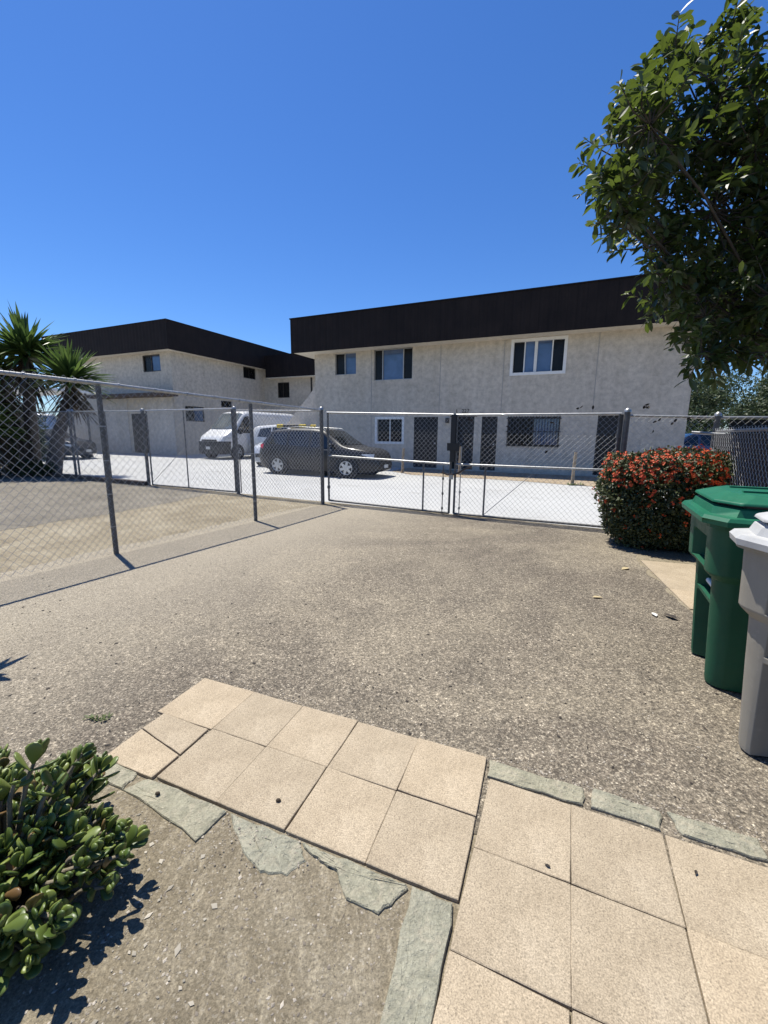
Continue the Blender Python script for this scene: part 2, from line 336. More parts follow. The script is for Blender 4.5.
class MB:
    """collects shapes and links them as one mesh object"""
    def __init__(s): s.v = []; s.f = []; s.smooth = []
    def add(s, vs, fs, smooth=False):
        n = len(s.v); s.v.extend(tuple(v) for v in vs); s.f.extend(tuple(i+n for i in f) for f in fs); s.smooth.extend([smooth]*len(fs)); return s
    def box(s, x0, x1, y0, y1, z0, z1, m=None, bev=0.0):
        if bev:
            b = bev
            pts = lambda z, i: [(x0+i, y0+i+b, z), (x0+i+b, y0+i, z), (x1-i-b, y0+i, z), (x1-i, y0+i+b, z), (x1-i, y1-i-b, z), (x1-i-b, y1-i, z), (x0+i+b, y1-i, z), (x0+i, y1-i-b, z)]
            rings = [pts(z0, b), pts(z0+b, 0), pts(z1-b, 0), pts(z1, b)]
            vs = [p for r in rings for p in r]; fs = []
            for k in range(3):
                for i in range(8): fs.append((k*8+i, k*8+(i+1) % 8, k*8+8+(i+1) % 8, k*8+8+i))
            fs.append(tuple(range(7, -1, -1))); fs.append(tuple(range(24, 32)))
        else:
            vs = [(x, y, z) for z in (z0, z1) for x, y in ((x0, y0), (x1, y0), (x1, y1), (x0, y1))]
            fs = [(3, 2, 1, 0), (4, 5, 6, 7), (0, 1, 5, 4), (1, 2, 6, 5), (2, 3, 7, 6), (3, 0, 4, 7)]
        if m is not None: vs = [m @ Vector(v) for v in vs]
        return s.add(vs, fs)
    def tube(s, pts, r, n=8, caps=True, smooth=True):
        pts = [Vector(p) for p in pts]; rs = r if isinstance(r, (list, tuple)) else [r]*len(pts)
        vs = []; fs = []; up = None
        for i, p in enumerate(pts):
            d = (pts[min(i+1, len(pts)-1)] - pts[max(i-1, 0)]).normalized()
            if up is None: up = Vector((0, 0, 1)) if abs(d.z) < 0.9 else Vector((1, 0, 0))
            a = d.cross(up).normalized(); b = a.cross(d).normalized(); up = b
            for k in range(n):
                t = 2*math.pi*k/n; vs.append(p + (a*math.cos(t) + b*math.sin(t))*rs[i])
        for i in range(len(pts)-1):
            for k in range(n): fs.append((i*n+k, i*n+(k+1) % n, (i+1)*n+(k+1) % n, (i+1)*n+k))
        s.add(vs, fs, smooth)
        if caps:
            m = len(pts)-1
            s.add([vs[k] for k in range(n)], [tuple(range(n-1, -1, -1))]); s.add([vs[m*n+k] for k in range(n)], [tuple(range(n))])
        return s
    def prism(s, poly, z0, z1, bev=0.0):
        n = len(poly)
        if bev:
            cx = sum(p[0] for p in poly)/n; cy = sum(p[1] for p in poly)/n
            ins = []
            for x, y in poly:
                d = math.hypot(x-cx, y-cy) or 1; k = 1 - bev*1.4/d; ins.append((cx+(x-cx)*k, cy+(y-cy)*k))
            rings = [[(x, y, z0) for x, y in poly], [(x, y, z1-bev) for x, y in poly], [(x, y, z1) for x, y in ins]]
        else: rings = [[(x, y, z0) for x, y in poly], [(x, y, z1) for x, y in poly]]
        vs = [p for r in rings for p in r]; fs = []
        for k in range(len(rings)-1):
            for i in range(n): fs.append((k*n+i, k*n+(i+1) % n, k*n+n+(i+1) % n, k*n+n+i))
        fs.append(tuple(range((len(rings)-1)*n, len(rings)*n)))
        return s.add(vs, fs)
    def loft(s, rings, closed=True, cap0=True, cap1=True, smooth=False):
        n = len(rings[0]); vs = [p for r in rings for p in r]; fs = []
        for k in range(len(rings)-1):
            for i in range(n if closed else n-1): fs.append((k*n+i, k*n+(i+1) % n, k*n+n+(i+1) % n, k*n+n+i))
        s.add(vs, fs, smooth)
        if cap0: s.add(rings[0], [tuple(range(n-1, -1, -1))])
        if cap1: s.add(rings[-1], [tuple(range(n))])
        return s
    def disc(s, c, axis, r, depth, n=20):
        a = Vector(axis).normalized(); c = Vector(c); return s.tube([c - a*depth/2, c + a*depth/2], r, n, True, False)
    def build(s, name, mat, parent=None, world=False):
        vs = s.v
        if world and parent is not None and parent.name in MAT:
            inv = MAT[parent.name].inverted(); vs = [tuple(inv @ Vector(v)) for v in vs]
        me = bpy.data.meshes.new(name); me.from_pydata(vs, [], s.f); me.update()
        if any(s.smooth): me.polygons.foreach_set('use_smooth', s.smooth)
        me.materials.append(M[mat] if isinstance(mat, str) else mat)
        o = bpy.data.objects.new(name, me); COL.objects.link(o)
        if parent is not None:
            o.parent = parent
            if parent.name in MAT: MAT[o.name] = MAT[parent.name]
        return o
def copy_tree(o, parent=None):
    c = o.copy(); COL.objects.link(c)
    if parent is not None: c.parent = parent
    for ch in list(o.children): copy_tree(ch, c)
    return c
def sheet(name, poly, z, mat):
    me = bpy.data.meshes.new(name); me.from_pydata([(x, y, z) for x, y in poly], [], [tuple(range(len(poly)))]); me.update()
    me.materials.append(M[mat]); o = bpy.data.objects.new(name, me); COL.objects.link(o); o['kind'] = 'structure'; return o
def ragged(poly, step=0.25, amp=0.05, seed=1):
    q = random.Random(seed); out = []
    for i, a in enumerate(poly):
        b = poly[(i+1) % len(poly)]; L = math.hypot(b[0]-a[0], b[1]-a[1]); n = max(1, min(80, int(L/step)))
        nx, ny = -(b[1]-a[1])/L, (b[0]-a[0])/L
        for k in range(n):
            t = k/n; j = q.uniform(-amp, amp) if k else 0
            out.append((a[0]+(b[0]-a[0])*t+nx*j, a[1]+(b[1]-a[1])*t+ny*j))
    return out

# gate line: s metres along the back fence line from the corner post, positive to the right
GE = Vector((0.894, -0.448)); GO = Vector((-1.18, 9.02))
def gl(s, off=0.0): # off: towards the buildings
    return (GO.x + GE.x*s + 0.448*off, GO.y + GE.y*s + 0.894*off)

# ------------------------------------------------------------------ setting: the ground
sheet('ground', [(-600, -100), (600, -100), (600, 900), (-600, 900)], 0.0, 'dirt')
# parking court behind the fences
sheet('parking_court', [gl(-14.5, 0.10), gl(5.6, 0.06), gl(7.2, 0.5), (9.4, 11.0), (17.5, 11.2), (40, 1), (60, 60), (-60, 70), (-40, 24), gl(-14.5, 2.0)], 0.004, 'concrete')
bed = ragged([(0.3, 16.9), (1.0, 15.5), (4.2, 13.9), (6.4, 12.2), (9.6, 11.0), (10.1, 14.7), (1.0, 18.75)], 0.35, 0.06, 3)
sheet('planting_bed', bed, 0.012, 'bedsoil')
drv = ragged([(-0.62, 8.72), (-1.55, 8.6), (-2.5, 7.1), (-3.62, 5.1), (-4.65, 3.1), (-5.75, 1.0), (-5.8, -3), (-3.2, -3), (-2.4, .7), (-1.5, 1.55), (-1.0, 1.66), (0.35, 1.35), (1.3, 1.15), (2.6, 0.7), (3.4, -1.0), (3.6, 2.0), (2.62, 3.3), (3.1, 4.95), (4.0, 6.3), gl(5.3, 0.02)], 0.10, 0.05, 5)
sheet('driveway', drv, 0.003, 'asphalt')
lot = ragged([(-5.95, 5.6), (-5.5, 6.75), (-5.05, 7.45), (-4.5, 9.0), (-4.3, 10.3), gl(-3.9, -0.12), gl(-14.5, -0.12), (-18, 14), (-16, 4), (-8, 1.5)], 0.25, 0.06, 8)
sheet('gravel_lot', lot, 0.004, 'greylot')

# ------------------------------------------------------------------ pavers and flagstones
def paver(corners, label, i):
    q = random.Random(i*13+5)
    cx = sum(c[0] for c in corners)/4; cy = sum(c[1] for c in corners)/4
    g_ = 0.0018; poly = []
    for x, y in corners:
        d = math.hypot(x-cx, y-cy); k = (d-g_*1.4)/d; poly.append(((x-cx)*k + q.uniform(-.0025, .0025), (y-cy)*k + q.uniform(-.0025, .0025)))
    if sum(poly[k][0]*poly[(k+1) % 4][1]-poly[(k+1) % 4][0]*poly[k][1] for k in range(4)) < 0: poly.reverse()
    poly2 = []                                   # slightly worn edges
    for k in range(4):
        a, b = poly[k], poly[(k+1) % 4]
        for t in (0.008, 0.2, 0.4, 0.6, 0.8, 0.992):
            j = q.uniform(-.0014, .0010)
            L = math.hypot(b[0]-a[0], b[1]-a[1]); nx, ny = -(b[1]-a[1])/L, (b[0]-a[0])/L
            poly2.append((a[0]+(b[0]-a[0])*t+nx*j, a[1]+(b[1]-a[1])*t+ny*j))
    mb = MB().prism(poly2, -0.04, 0.015, 0.0022)
    o = mb.build('paver', 'paver'); o.location = (cx, cy, q.uniform(-.002, .002))
    o.rotation_euler = (q.uniform(-.006, .006), q.uniform(-.006, .006), 0)
    return tag(o, label, 'paver', 'beige concrete pavers of the walkway')
def grid(o, a, b, i0, j0, i1, j1):
    P = lambda i, j: (o[0]+a[0]*i+b[0]*j, o[1]+a[1]*i+b[1]*j)
    return [P(i0, j0), P(i1, j0), P(i1, j1), P(i0, j1)]
TA = 0.333
oA = (-1.053, 2.330); aA = (TA*math.cos(-.373), TA*math.sin(-.373)); bA = (TA*math.sin(-.373), -TA*math.cos(-.373))
oA = (oA[0]-0.0, oA[1]); pid = 0
lab = ['beige square paver at the far left corner of the walkway, touching the driveway',
       'beige square paver second from the left along the driveway edge of the left walkway',
       'beige square paver in the middle of the five along the driveway edge',
       'beige square paver second from the right of the five along the driveway edge',
       'beige square paver on the driveway edge just left of the first bluish flagstone']
for i in range(5):
    paver(grid(oA, aA, bA, i if i else -0.12, 0, i+1, 1 if i else 1.02), lab[i], pid); pid += 1
lab = ['beige paver in the front row of the left walkway beside the two half pavers',
       'beige paver with the dark pod on it in the front row of the left walkway',
       'beige square paver in the front row, above the broken flagstone lying in the dirt',
       'beige square paver above the top end of the long grey green slab']
for i in range(4):
    paver(grid(oA, aA, bA, i+1, 1, i+2, 2), lab[i], pid); pid += 1
paver([(-1.170, 2.014), (-0.880, 1.893), (-0.945, 1.722), (-1.222, 1.897)], 'upper of two narrow beige pavers at the left end of the walkway', pid); pid += 1
paver([(-1.222, 1.892), (-0.945, 1.716), (-1.003, 1.585), (-1.290, 1.699)], 'lower narrow beige paver at the left end, touching the flagstone by the jade plant', pid); pid += 1
oB = (0.342, 1.289); aB = (0.3, -0.127); bB = (-0.135, -0.312)
rows = {-1: ['beige paver directly under the bluish flagstone, leftmost of its row', 'beige paver below the middle flagstone of the driveway edge', 'beige paver below the right flagstone, with a small dark leaf on it', 'beige paver at the right edge of the photo under the last flagstone'],
        0: ['tall beige paver right of the long grey green slab', 'beige paver with a darker stain in the second row of the right walkway', 'beige paver at the right edge of the photo in the second row', 'beige paver out past the right edge in the second row'],
        1: ['beige paver at the bottom edge of the photo, right beside the long slab', 'beige paver at the bottom edge of the photo, second from the long slab', 'beige paver at the bottom right corner of the photo']}
for j in (-1, 0, 1):
    for i in range(len(rows[j])):
        if (j, i) == (0, 3): continue
        paver(grid(oB, aB, bB, i, j, i+1, j+1), rows[j][i], pid); pid += 1
for k, l in enumerate(('beige slab in the hedge shadow, farthest of the slabs by the bins', 'cracked beige slab between the red flowering hedge and the green bin', 'beige slab hidden partly behind the green bin')):
    t0, t1 = k/3*1.0, (k+1)/3*1.0
    A0 = (3.13, 4.93); A1 = (2.70, 3.48); B0 = (3.66, 4.76); B1 = (3.22, 3.3)
    lp = lambda P, Q, t: (P[0]+(Q[0]-P[0])*t, P[1]+(Q[1]-P[1])*t)
    paver([lp(A0, A1, t0), lp(B0, B1, t0), lp(B0, B1, t1), lp(A0, A1, t1)], l, pid); pid += 1

def flagstone(poly, label, i, z1=0.02):
    q = random.Random(i*7+3); cx = sum(p[0] for p in poly)/len(poly); cy = sum(p[1] for p in poly)/len(poly)
    pts = []
    for k in range(len(poly)):
        a, b = poly[k], poly[(k+1) % len(poly)]
        for t in (0, .2, .4, .6, .8):
            j = 0.005
            pts.append((a[0]+(b[0]-a[0])*t+q.uniform(-j, j)-cx, a[1]+(b[1]-a[1])*t+q.uniform(-j, j)-cy))
    if sum(pts[k][0]*pts[(k+1) % len(pts)][1]-pts[(k+1) % len(pts)][0]*pts[k][1] for k in range(len(pts))) < 0: pts.reverse()
    # uneven top built from shrinking rings
    n = len(pts); rings = [[(x, y, -.04) for x, y in pts], [(x, y, z1-.005) for x, y in pts]]
    for s_ in (0.96, 0.7, 0.4): rings.append([(x*s_, y*s_, z1 + q.uniform(-.003, .003)) for x, y in pts])
    mb = MB().loft(rings, True, False, True)
    o = mb.build('flagstone', 'flag'); o.location = (cx, cy, 0); o.rotation_euler = (q.uniform(-.01, .01), q.uniform(-.01, .01), 0)
    return tag(o, label, 'flagstone', 'grey green flagstones edging the walkway')
flagstone([(0.106, 1.151), (0.236, 1.097), (0.137, 0.824), (0.02, 0.50), (-0.11, 0.53), (0.003, 0.823)], 'long narrow grey green slab running down to the bottom edge', 1, 0.016)
flagstone([(-0.29, 1.300), (-0.186, 1.262), (-0.03, 1.202), (0.092, 1.155), (0.089, 1.138), (-0.006, 1.073), (-0.115, 1.116), (-0.150, 1.205), (-0.215, 1.235)], 'jagged broken flagstone lying in the dirt, left of the long slab', 2, 0.011)
flagstone([(-0.605, 1.425), (-0.45, 1.366), (-0.298, 1.308), (-0.268, 1.235), (-0.325, 1.19), (-0.42, 1.20), (-0.50, 1.27)], 'flagstone half buried in dirt between two others below the pavers', 3, 0.006)
flagstone([(-1.090, 1.535), (-1.02, 1.592), (-0.615, 1.430), (-0.687, 1.308)], 'pale grey green flagstone just right of the jade plant', 4, 0.011)
flagstone([(-1.441, 1.735), (-1.363, 1.742), (-1.078, 1.618), (-1.10, 1.535), (-1.229, 1.585)], 'flagstone partly covered by the top of the jade plant', 5, 0.010)
flagstone([(0.502, 1.704), (0.872, 1.550), (0.825, 1.468), (0.470, 1.612)], 'smooth bluish flagstone, leftmost on the driveway edge', 6, 0.018)
flagstone([(0.903, 1.556), (1.128, 1.441), (1.073, 1.364), (0.858, 1.462)], 'greenish flagstone in the middle of the driveway edge row', 7, 0.016)
flagstone([(1.156, 1.441), (1.418, 1.33), (1.385, 1.245), (1.146, 1.345)], 'dark green grey flagstone, rightmost on the driveway edge row', 8, 0.016)

# ------------------------------------------------------------------ buildings
E1 = Vector((0.91, -0.414)); E2 = Vector((0.414, 0.91))
ANG = math.atan2(-0.414, 0.91)
def wall_mesh(mb, x0, x1, z0, z1, holes, y=0.0, depth=0.12, T=None):
    xs = sorted({x0, x1, *[h[0] for h in holes], *[h[1] for h in holes]}); zs = sorted({z0, z1, *[h[2] for h in holes], *[h[3] for h in holes]})
    tr = (lambda p: tuple(T @ Vector(p))) if T is not None else (lambda p: p)
    inside = lambda x, z: any(h[0] < x < h[1] and h[2] < z < h[3] for h in holes)
    for i in range(len(xs)-1):
        for j in range(len(zs)-1):
            if inside((xs[i]+xs[i+1])/2, (zs[j]+zs[j+1])/2): continue
            mb.add([tr((xs[i], y, zs[j])), tr((xs[i+1], y, zs[j])), tr((xs[i+1], y, zs[j+1])), tr((xs[i], y, zs[j+1]))], [(0, 1, 2, 3)])
    for a, b, c, d in holes:
        p = [(a, y, c), (b, y, c), (b, y, d), (a, y, d)]; q = [(u, y+depth, w) for u, _, w in p]
        mb.add([tr(v) for v in p+q], [(0, 4, 5, 1), (1, 5, 6, 2), (2, 6, 7, 3), (3, 7, 4, 0)])
    return mb
def window(root, h, T, frame='bronze_frame', mull=(0.5,), pane='glass', fw=0.05, proud=0.0, depth=0.12, panes=None):
    a, b, c, d = h
    y0 = -proud if proud else depth-0.07
    bx = lambda mb, xa, xb, ya, yb, za, zb: mb.box(xa, xb, ya, yb, za, zb, T)
    mb = MB()
    o_ = 0.05 if proud else -0.002
    bx(mb, a-o_, b+o_, y0, depth-.01, c-o_, c+fw); bx(mb, a-o_, b+o_, y0, depth-.01, d-fw, d+o_)
    bx(mb, a-o_, a+fw, y0, depth-.01, c+fw, d-fw); bx(mb, b-fw, b+o_, y0, depth-.01, c+fw, d-fw)
    for m_ in mull:
        x = a+(b-a)*m_; bx(mb, x-.02, x+.02, depth-.06, depth-.012, c+fw, d-fw)
    wf = mb.build('window', frame, root)
    edges = [0]+list(mull)+[1]
    for k in range(len(edges)-1):
        xa = a+(b-a)*edges[k]; xb = a+(b-a)*edges[k+1]
        g_ = MB(); bx(g_, xa+.01, xb-.01, depth-.005+.002*k, depth+.01, c+.01, d-.01); g_.build('pane', (panes[k] if panes else pane), wf)
    return wf
def sec_door(root, h, T, depth=0.12, two=False):
    a, b, c, d = h; mb = MB()
    mb.box(a+.01, b-.01, depth-.03, depth+.01, c, d-.01, T); do = mb.build('door', 'dark_door', root)
    g_ = MB(); fw = .05
    for xa, xb in ([(a, (a+b)/2-.01), ((a+b)/2+.01, b)] if two else [(a, b)]):
        g_.box(xa, xa+fw, .015, .05, c+.02, d, T); g_.box(xb-fw, xb, .015, .05, c+.02, d, T)
        g_.box(xa+fw, xb-fw, .015, .05, d-fw, d, T); g_.box(xa+fw, xb-fw, .015, .05, c+.02, c+.02+fw, T); g_.box(xa+fw, xb-fw, .015, .05, c+.95, c+1.0, T)
        n = max(3, int((xb-xa-2*fw)/.11))
        for k in range(1, n): 
            x = xa+fw+(xb-xa-2*fw)*k/n; g_.box(x-.008, x+.008, .025, .04, c+.07, d-fw, T)
    g_.build('security_grille', 'iron', do)
    k_ = MB(); k_.disc((0, 0, 0), (0, 1, 0), .03, .05, 12); kk = [tuple(T @ Vector((b-.11+v[0], -.005+v[1], c+1.05+v[2]))) for v in k_.v]; k_.v = kk; k_.build('handle', 'galv', do)
    return do
I4 = Matrix.Identity(4)

bl = thing('apartment_building', 'two storey grey stucco apartment block with dark brown fascia directly behind the gate', 'building', (-3.3, 20.53, 0), ANG)
WL, DP, ZT = 14.75, 10.0, 5.22
H = {'win1': (1.10, 2.18, 4.10, 5.03), 'win2': (3.07, 4.87, 3.78, 5.06), 'win3': (8.92, 10.80, 3.77, 4.99), 'low1': (3.19, 4.50, 1.09, 2.17),
     'bar': (8.91, 10.82, 1.06, 2.18), 'd1': (5.0, 6.07, 0.06, 2.2), 'd2': (6.70, 7.60, 0.06, 2.2), 'd3': (7.90, 8.52, 0.06, 2.2), 'd4': (12.07, 12.88, 0.06, 2.24)}
mb = MB(); wall_mesh(mb, 0, WL, 0, ZT, list(H.values()))
for (xa, ya, xb, yb) in ((WL, 0, WL, DP), (WL, DP, 0, DP), (0, DP, 0, 0)): mb.add([(xa, ya, 0), (xb, yb, 0), (xb, yb, ZT), (xa, ya, ZT)], [(0, 1, 2, 3)])
mb.build('wall', 'stucco', bl)
OV = 0.85; OS = 0.70
mb = MB()
zf0, zf1 = 5.02, 6.46
o0 = [(-OS, -OV), (WL+OS, -OV), (WL+OS, DP+OV), (-OS, DP+OV)]
mb.loft([[(x, y, zf0) for x, y in o0], [(x, y, zf1) for x, y in o0]], True, False, False)
t_ = 0.12; i0 = [(-OS+t_, -OV+t_), (WL+OS-t_, -OV+t_), (WL+OS-t_, DP+OV-t_), (-OS+t_, DP+OV-t_)]
mb.loft([[(x, y, zf1) for x, y in o0], [(x, y, zf1) for x, y in i0], [(x, y, zf1-.3) for x, y in i0]], True, False, False)
fa = mb.build('fascia', 'fascia', bl)
mb = MB(); mb.loft([[(x*1.0, y, zf1+.003) for x, y in [(-OS-.03, -OV-.03), (WL+OS+.03, -OV-.03), (WL+OS+.03, DP+OV+.03), (-OS-.03, DP+OV+.03)]], [(x, y, zf1+.05) for x, y in [(-OS-.03, -OV-.03), (WL+OS+.03, -OV-.03), (WL+OS+.03, DP+OV+.03), (-OS-.03, DP+OV+.03)]],
                       [(x, y, zf1+.05) for x, y in i0], [(x, y, zf1+.003) for x, y in i0]], True, False, False); mb.build('coping', 'fascia', fa)
mb = MB(); mb.box(-OS+.01, WL+OS-.01, -OV+.01, DP+OV-.01, 5.06, 5.10); mb.build('soffit', 'soffit', bl)
mb = MB(); mb.box(-OS+t_, WL+OS-t_, -OV+t_, DP+OV-t_, 6.1, 6.16); mb.build('roof', 'roofing', bl)
window(bl, H['win1'], I4, 'mill_frame', (0.45,), panes=['glass', 'glass_blue'], fw=.025)
window(bl, H['win2'], I4, 'mill_frame', (0.22, 0.76), panes=['glass', 'glass_blue', 'glass'], fw=.03)
window(bl, H['win3'], I4, 'white_frame', (0.24, 0.47, 0.76), panes=['glass', 'glass_blue', 'glass_blue', 'glass'], fw=.055, proud=.02)
cu = MB(); cu.box(9.72, 9.78, .07, .1, 3.83, 4.93); cu.build('curtain', 'white_frame', bl)
window(bl, H['low1'], I4, 'white_frame', (0.5,), panes=['glass', 'glass'], fw=.055, proud=.02)
wb = window(bl, H['bar'], I4, 'bronze_frame', (0.5,), panes=['glass', 'glass_blue'])
gb = MB(); a, b, c, d = H['bar']
for k in range(19):
    x = a+.02+(b-a-.04)*k/18; gb.box(x-.009, x+.009, -.05, -.03, c-.03, d+.05)
for z in (c+.06, (c+d)/2, d-.06): gb.box(a-.04, b+.04, -.062, -.045, z-.015, z+.015)
gb.build('window_bars', 'iron', wb)
sec_door(bl, H['d1'], I4, two=True); sec_door(bl, H['d2'], I4); sec_door(bl, H['d3'], I4); sec_door(bl, H['d4'], I4)
for x in (2.95, 6.10, 8.63, 11.87):
    j = MB(); j.box(x-.012, x+.012, -.012, .001, 2.28 if x != 2.95 else .3, 5.055); j.build('control_joint', 'joint', bl)
j = MB(); j.box(6.60, 7.70, -.03, .001, 2.2, 2.29); j.build('door_lintel', 'iron', bl)
def text(body, size, loc, T, name, mat, parent):
    cu_ = bpy.data.curves.new(name, 'FONT'); cu_.body = body; cu_.size = size; cu_.extrude = .006; cu_.align_x = 'CENTER'
    to = bpy.data.objects.new(name, cu_); COL.objects.link(to); bpy.context.view_layer.update()
    me = bpy.data.meshes.new_from_object(to.evaluated_get(bpy.context.evaluated_depsgraph_get())); bpy.data.objects.remove(to)
    me.materials.clear(); me.materials.append(M[mat]); o = bpy.data.objects.new(name, me); COL.objects.link(o); o.parent = parent
    o.matrix_local = T @ Matrix.Translation(loc) @ Matrix.Rotation(math.pi/2, 4, 'X'); return o
text('1', .21, (6.86, -.01, 2.36), I4, 'house_number', 'sign_black', bl)
text('227', .21, (7.22, -.01, 2.36), I4, 'house_number', 'sign_black', bl)
lt = MB(); lt.box(6.42, 6.55, -.12, .001, 1.95, 2.15); lt.build('wall_lamp', 'bronze_frame', bl)

# left building: long block running away, end wall towards the lot, annex ledge, stair wing
LC = Vector((-13.14, 26.93))
b2 = thing('apartment_building', 'long stucco apartment block with brown mansard fascia on the left behind the white van', 'building', (LC.x, LC.y, 0), ANG)
# local axes: x along E1 (end wall runs to -x), y along E2 (away)
LW, LL, Z2 = 11.5, 30.0, 6.35
endH = {'w': (-2.53, -0.93, 5.18, 6.20), 'd': (-4.11, -2.63, 0.06, 2.62)}
sideH = {'w1': (6.22, 7.56, 5.48, 6.30), 'g1': (0.80, 2.33, 2.15, 3.12), 'v1': (3.86, 4.88, 3.22, 3.66)}
mb = MB(); wall_mesh(mb, -LW, 0, 0, Z2, list(endH.values()))
TS = Matrix.Rotation(math.pi/2, 4, 'Z')      # side wall: local x -> y, outside towards +x
wall_mesh(mb, 0, LL, 0, Z2, list(sideH.values()), T=TS)
mb.add([(-LW, 0, 0), (-LW, LL, 0), (-LW, LL, Z2), (-LW, 0, Z2)], [(0, 1, 2, 3)]); mb.add([(-LW, LL, 0), (0, LL, 0), (0, LL, Z2), (-LW, LL, Z2)], [(0, 1, 2, 3)])
mb.build('wall', 'stucco', b2)
def fascia_ring(root, xa, xb, ya, yb, z0, z1, t=.12):
    o0 = [(xa, ya), (xb, ya), (xb, yb), (xa, yb)]; i0 = [(xa+t, ya+t), (xb-t, ya+t), (xb-t, yb-t), (xa+t, yb-t)]
    mb = MB(); mb.loft([[(x, y, z0) for x, y in o0], [(x, y, z1) for x, y in o0], [(x, y, z1) for x, y in i0], [(x, y, z1-.3) for x, y in i0]], True, False, False)
    f = mb.build('fascia', 'fascia', root)
    mb = MB(); mb.box(xa+.01, xb-.01, ya+.01, yb-.01, z0+.05, z0+.09); mb.build('soffit', 'soffit', root)
    mb = MB(); mb.box(xa+t, xb-t, ya+t, yb-t, z1-.35, z1-.3); mb.build('roof', 'roofing', root)
    mb = MB()
    for (a, b, c, d) in ((xa-.03, xb+.03, ya-.03, ya+.06), (xa-.03, xb+.03, yb-.06, yb+.03), (xa-.03, xa+.06, ya+.06, yb-.06), (xb-.06, xb+.03, ya+.06, yb-.06)): mb.box(a, b, c, d, z1+.003, z1+.05)
    mb.build('coping', 'fascia', f); return f
fascia_ring(b2, -LW-.3, .7, -.7, LL+.7, 6.26, 7.88)
window(b2, endH['w'], I4, 'bronze_frame', (0.45,), panes=['glass', 'glass_blue'], fw=.06)
sec_door(b2, endH['d'], I4, two=True)
window(b2, sideH['w1'], TS, 'bronze_frame', (0.5,), panes=['glass', 'glass'])
window(b2, sideH['g1'], TS, 'bronze_frame', (0.48,), panes=['glass', 'glass_blue'])
window(b2, sideH['v1'], TS, 'bronze_frame', (0.5,), panes=['glass', 'glass'], fw=.04)
mb = MB(); mb.box(-7.2, .45, -1.05, -.004, 3.62, 3.80); mb.build('ledge_roof', 'rust_and_shade', b2)
mb = MB(); mb.box(-7.0, -4.4, -.06, -.004, .02, 3.60); mb.build('lower_wall', 'stucco_pale', b2); mb = MB(); mb.box(-2.4, -.05, -.06, -.004, .02, 3.60); mb.build('lower_wall', 'stucco_pale', b2)
# stair wing projecting into the court
wx1 = 5.6; wy0, wy1 = 8.5, 13.5
wH = [(1.30, 2.42, 4.16, 5.32)]
mb = MB(); wall_mesh(mb, .004, wx1, 0, 5.7, [(h[0], h[1], h[2], h[3]) for h in wH], y=wy0)
mb.add([(wx1, wy0, 0), (wx1, wy1, 0), (wx1, wy1, 5.7), (wx1, wy0, 5.7)], [(0, 1, 2, 3)]); mb.build('wing_wall', 'stucco', b2)
window(b2, wH[0], Matrix.Translation((0, wy0, 0)), 'bronze_frame', (0.45,), panes=['glass', 'glass'])
mb = MB(); mb.box(.75, wx1+.5, wy0-.7, wy1+.5, 5.62, 7.25); mb.build('wing_fascia', 'fascia', b2)
mb = MB(); mb.box(.76, wx1+.49, wy0-.69, wy1+.49, 5.58, 5.617); mb.build('wing_soffit', 'soffit', b2)
mb = MB(); mb.box(4.40, 4.55, wy0-.02, wy0-.003, 3.6, 5.58); mb.build('downpipe', 'iron', b2)

# outside stair beside the middle block
st = thing('outside_stair', 'pale stucco stair wall climbing to the left end of the middle block', 'stair', (-3.3, 20.53, 0), ANG)
mb = MB(); mb.add([(-5.4, 2.9, 0), (-.01, 2.9, 0), (-.01, 2.9, 4.0), (-1.9, 2.9, 4.0), (-5.4, 2.9, .5)] + [(-5.4, 3.06, 0), (-.01, 3.06, 0), (-.01, 3.06, 4.0), (-1.9, 3.06, 4.0), (-5.4, 3.06, .5)],
                  [(0, 1, 2, 3, 4), (9, 8, 7, 6, 5), (4, 3, 8, 9), (3, 2, 7, 8), (0, 4, 9, 5)]); mb.build('stair_wall', 'stucco_pale', st)
mb = MB()
for k in range(14):
    mb.box(-5.3+k*.25, -5.05+k*.25, 3.07, 4.2, 0, .2+.21*k)
mb.build('steps', 'kerb', st)

# ------------------------------------------------------------------ chain link fences and gates
def chain(mb, A, B, z0, z1, p=0.045, r=0.0019, weave=0.004, holes=None):
    A = Vector((A[0], A[1])); B = Vector((B[0], B[1])); L = (B-A).length; e = (B-A)/L; nrm = Vector((-e.y, e.x))
    n = int(L/p); hh = p*1.02; m = int((z1-z0)/hh)
    V = []; Fc = []
    q = random.Random(int(L*100))
    for i in range(n+1):
        base = len(V); s0 = (i+0.5)*L/(n+1)
        for k in range(m+1):
            z = z0+(z1-z0)*k/m; s = s0+(p*0.52 if (k+i) % 2 else -p*0.52)
            s = min(max(s, 0), L) + q.uniform(-.002, .002); w = weave if ((k+i) % 2) else -weave
            P = A+e*s
            for (ds, dz, dn) in ((0, r*1.2, 0), (0, -r*.8, r), (0, -r*.8, -r)):
                V.append((P.x+nrm.x*(w+dn), P.y+nrm.y*(w+dn), z+dz))
        for k in range(m):
            a = base+k*3; b = a+3
            for j in range(3): Fc.append((a+j, a+(j+1) % 3, b+(j+1) % 3, b+j))
    mb.add(V, Fc); return mb
def post(root, x, y, h, r=.030, cap=True, mat='galv_dark', top=None, name='post'):
    m_ = MB().tube([(x, y, -.05), (top[0] if top else x, top[1] if top else y, h)], r, 10); o = m_.build(name, mat, root, True)
    if cap:
        tx, ty = top if top else (x, y)
        c = MB().tube([(tx, ty, h-.015), (tx, ty, h+.02), (tx, ty, h+.045)], [r*1.25, r*1.2, r*.35], 10); c.build('post_cap', 'galv', o, True)
    return o
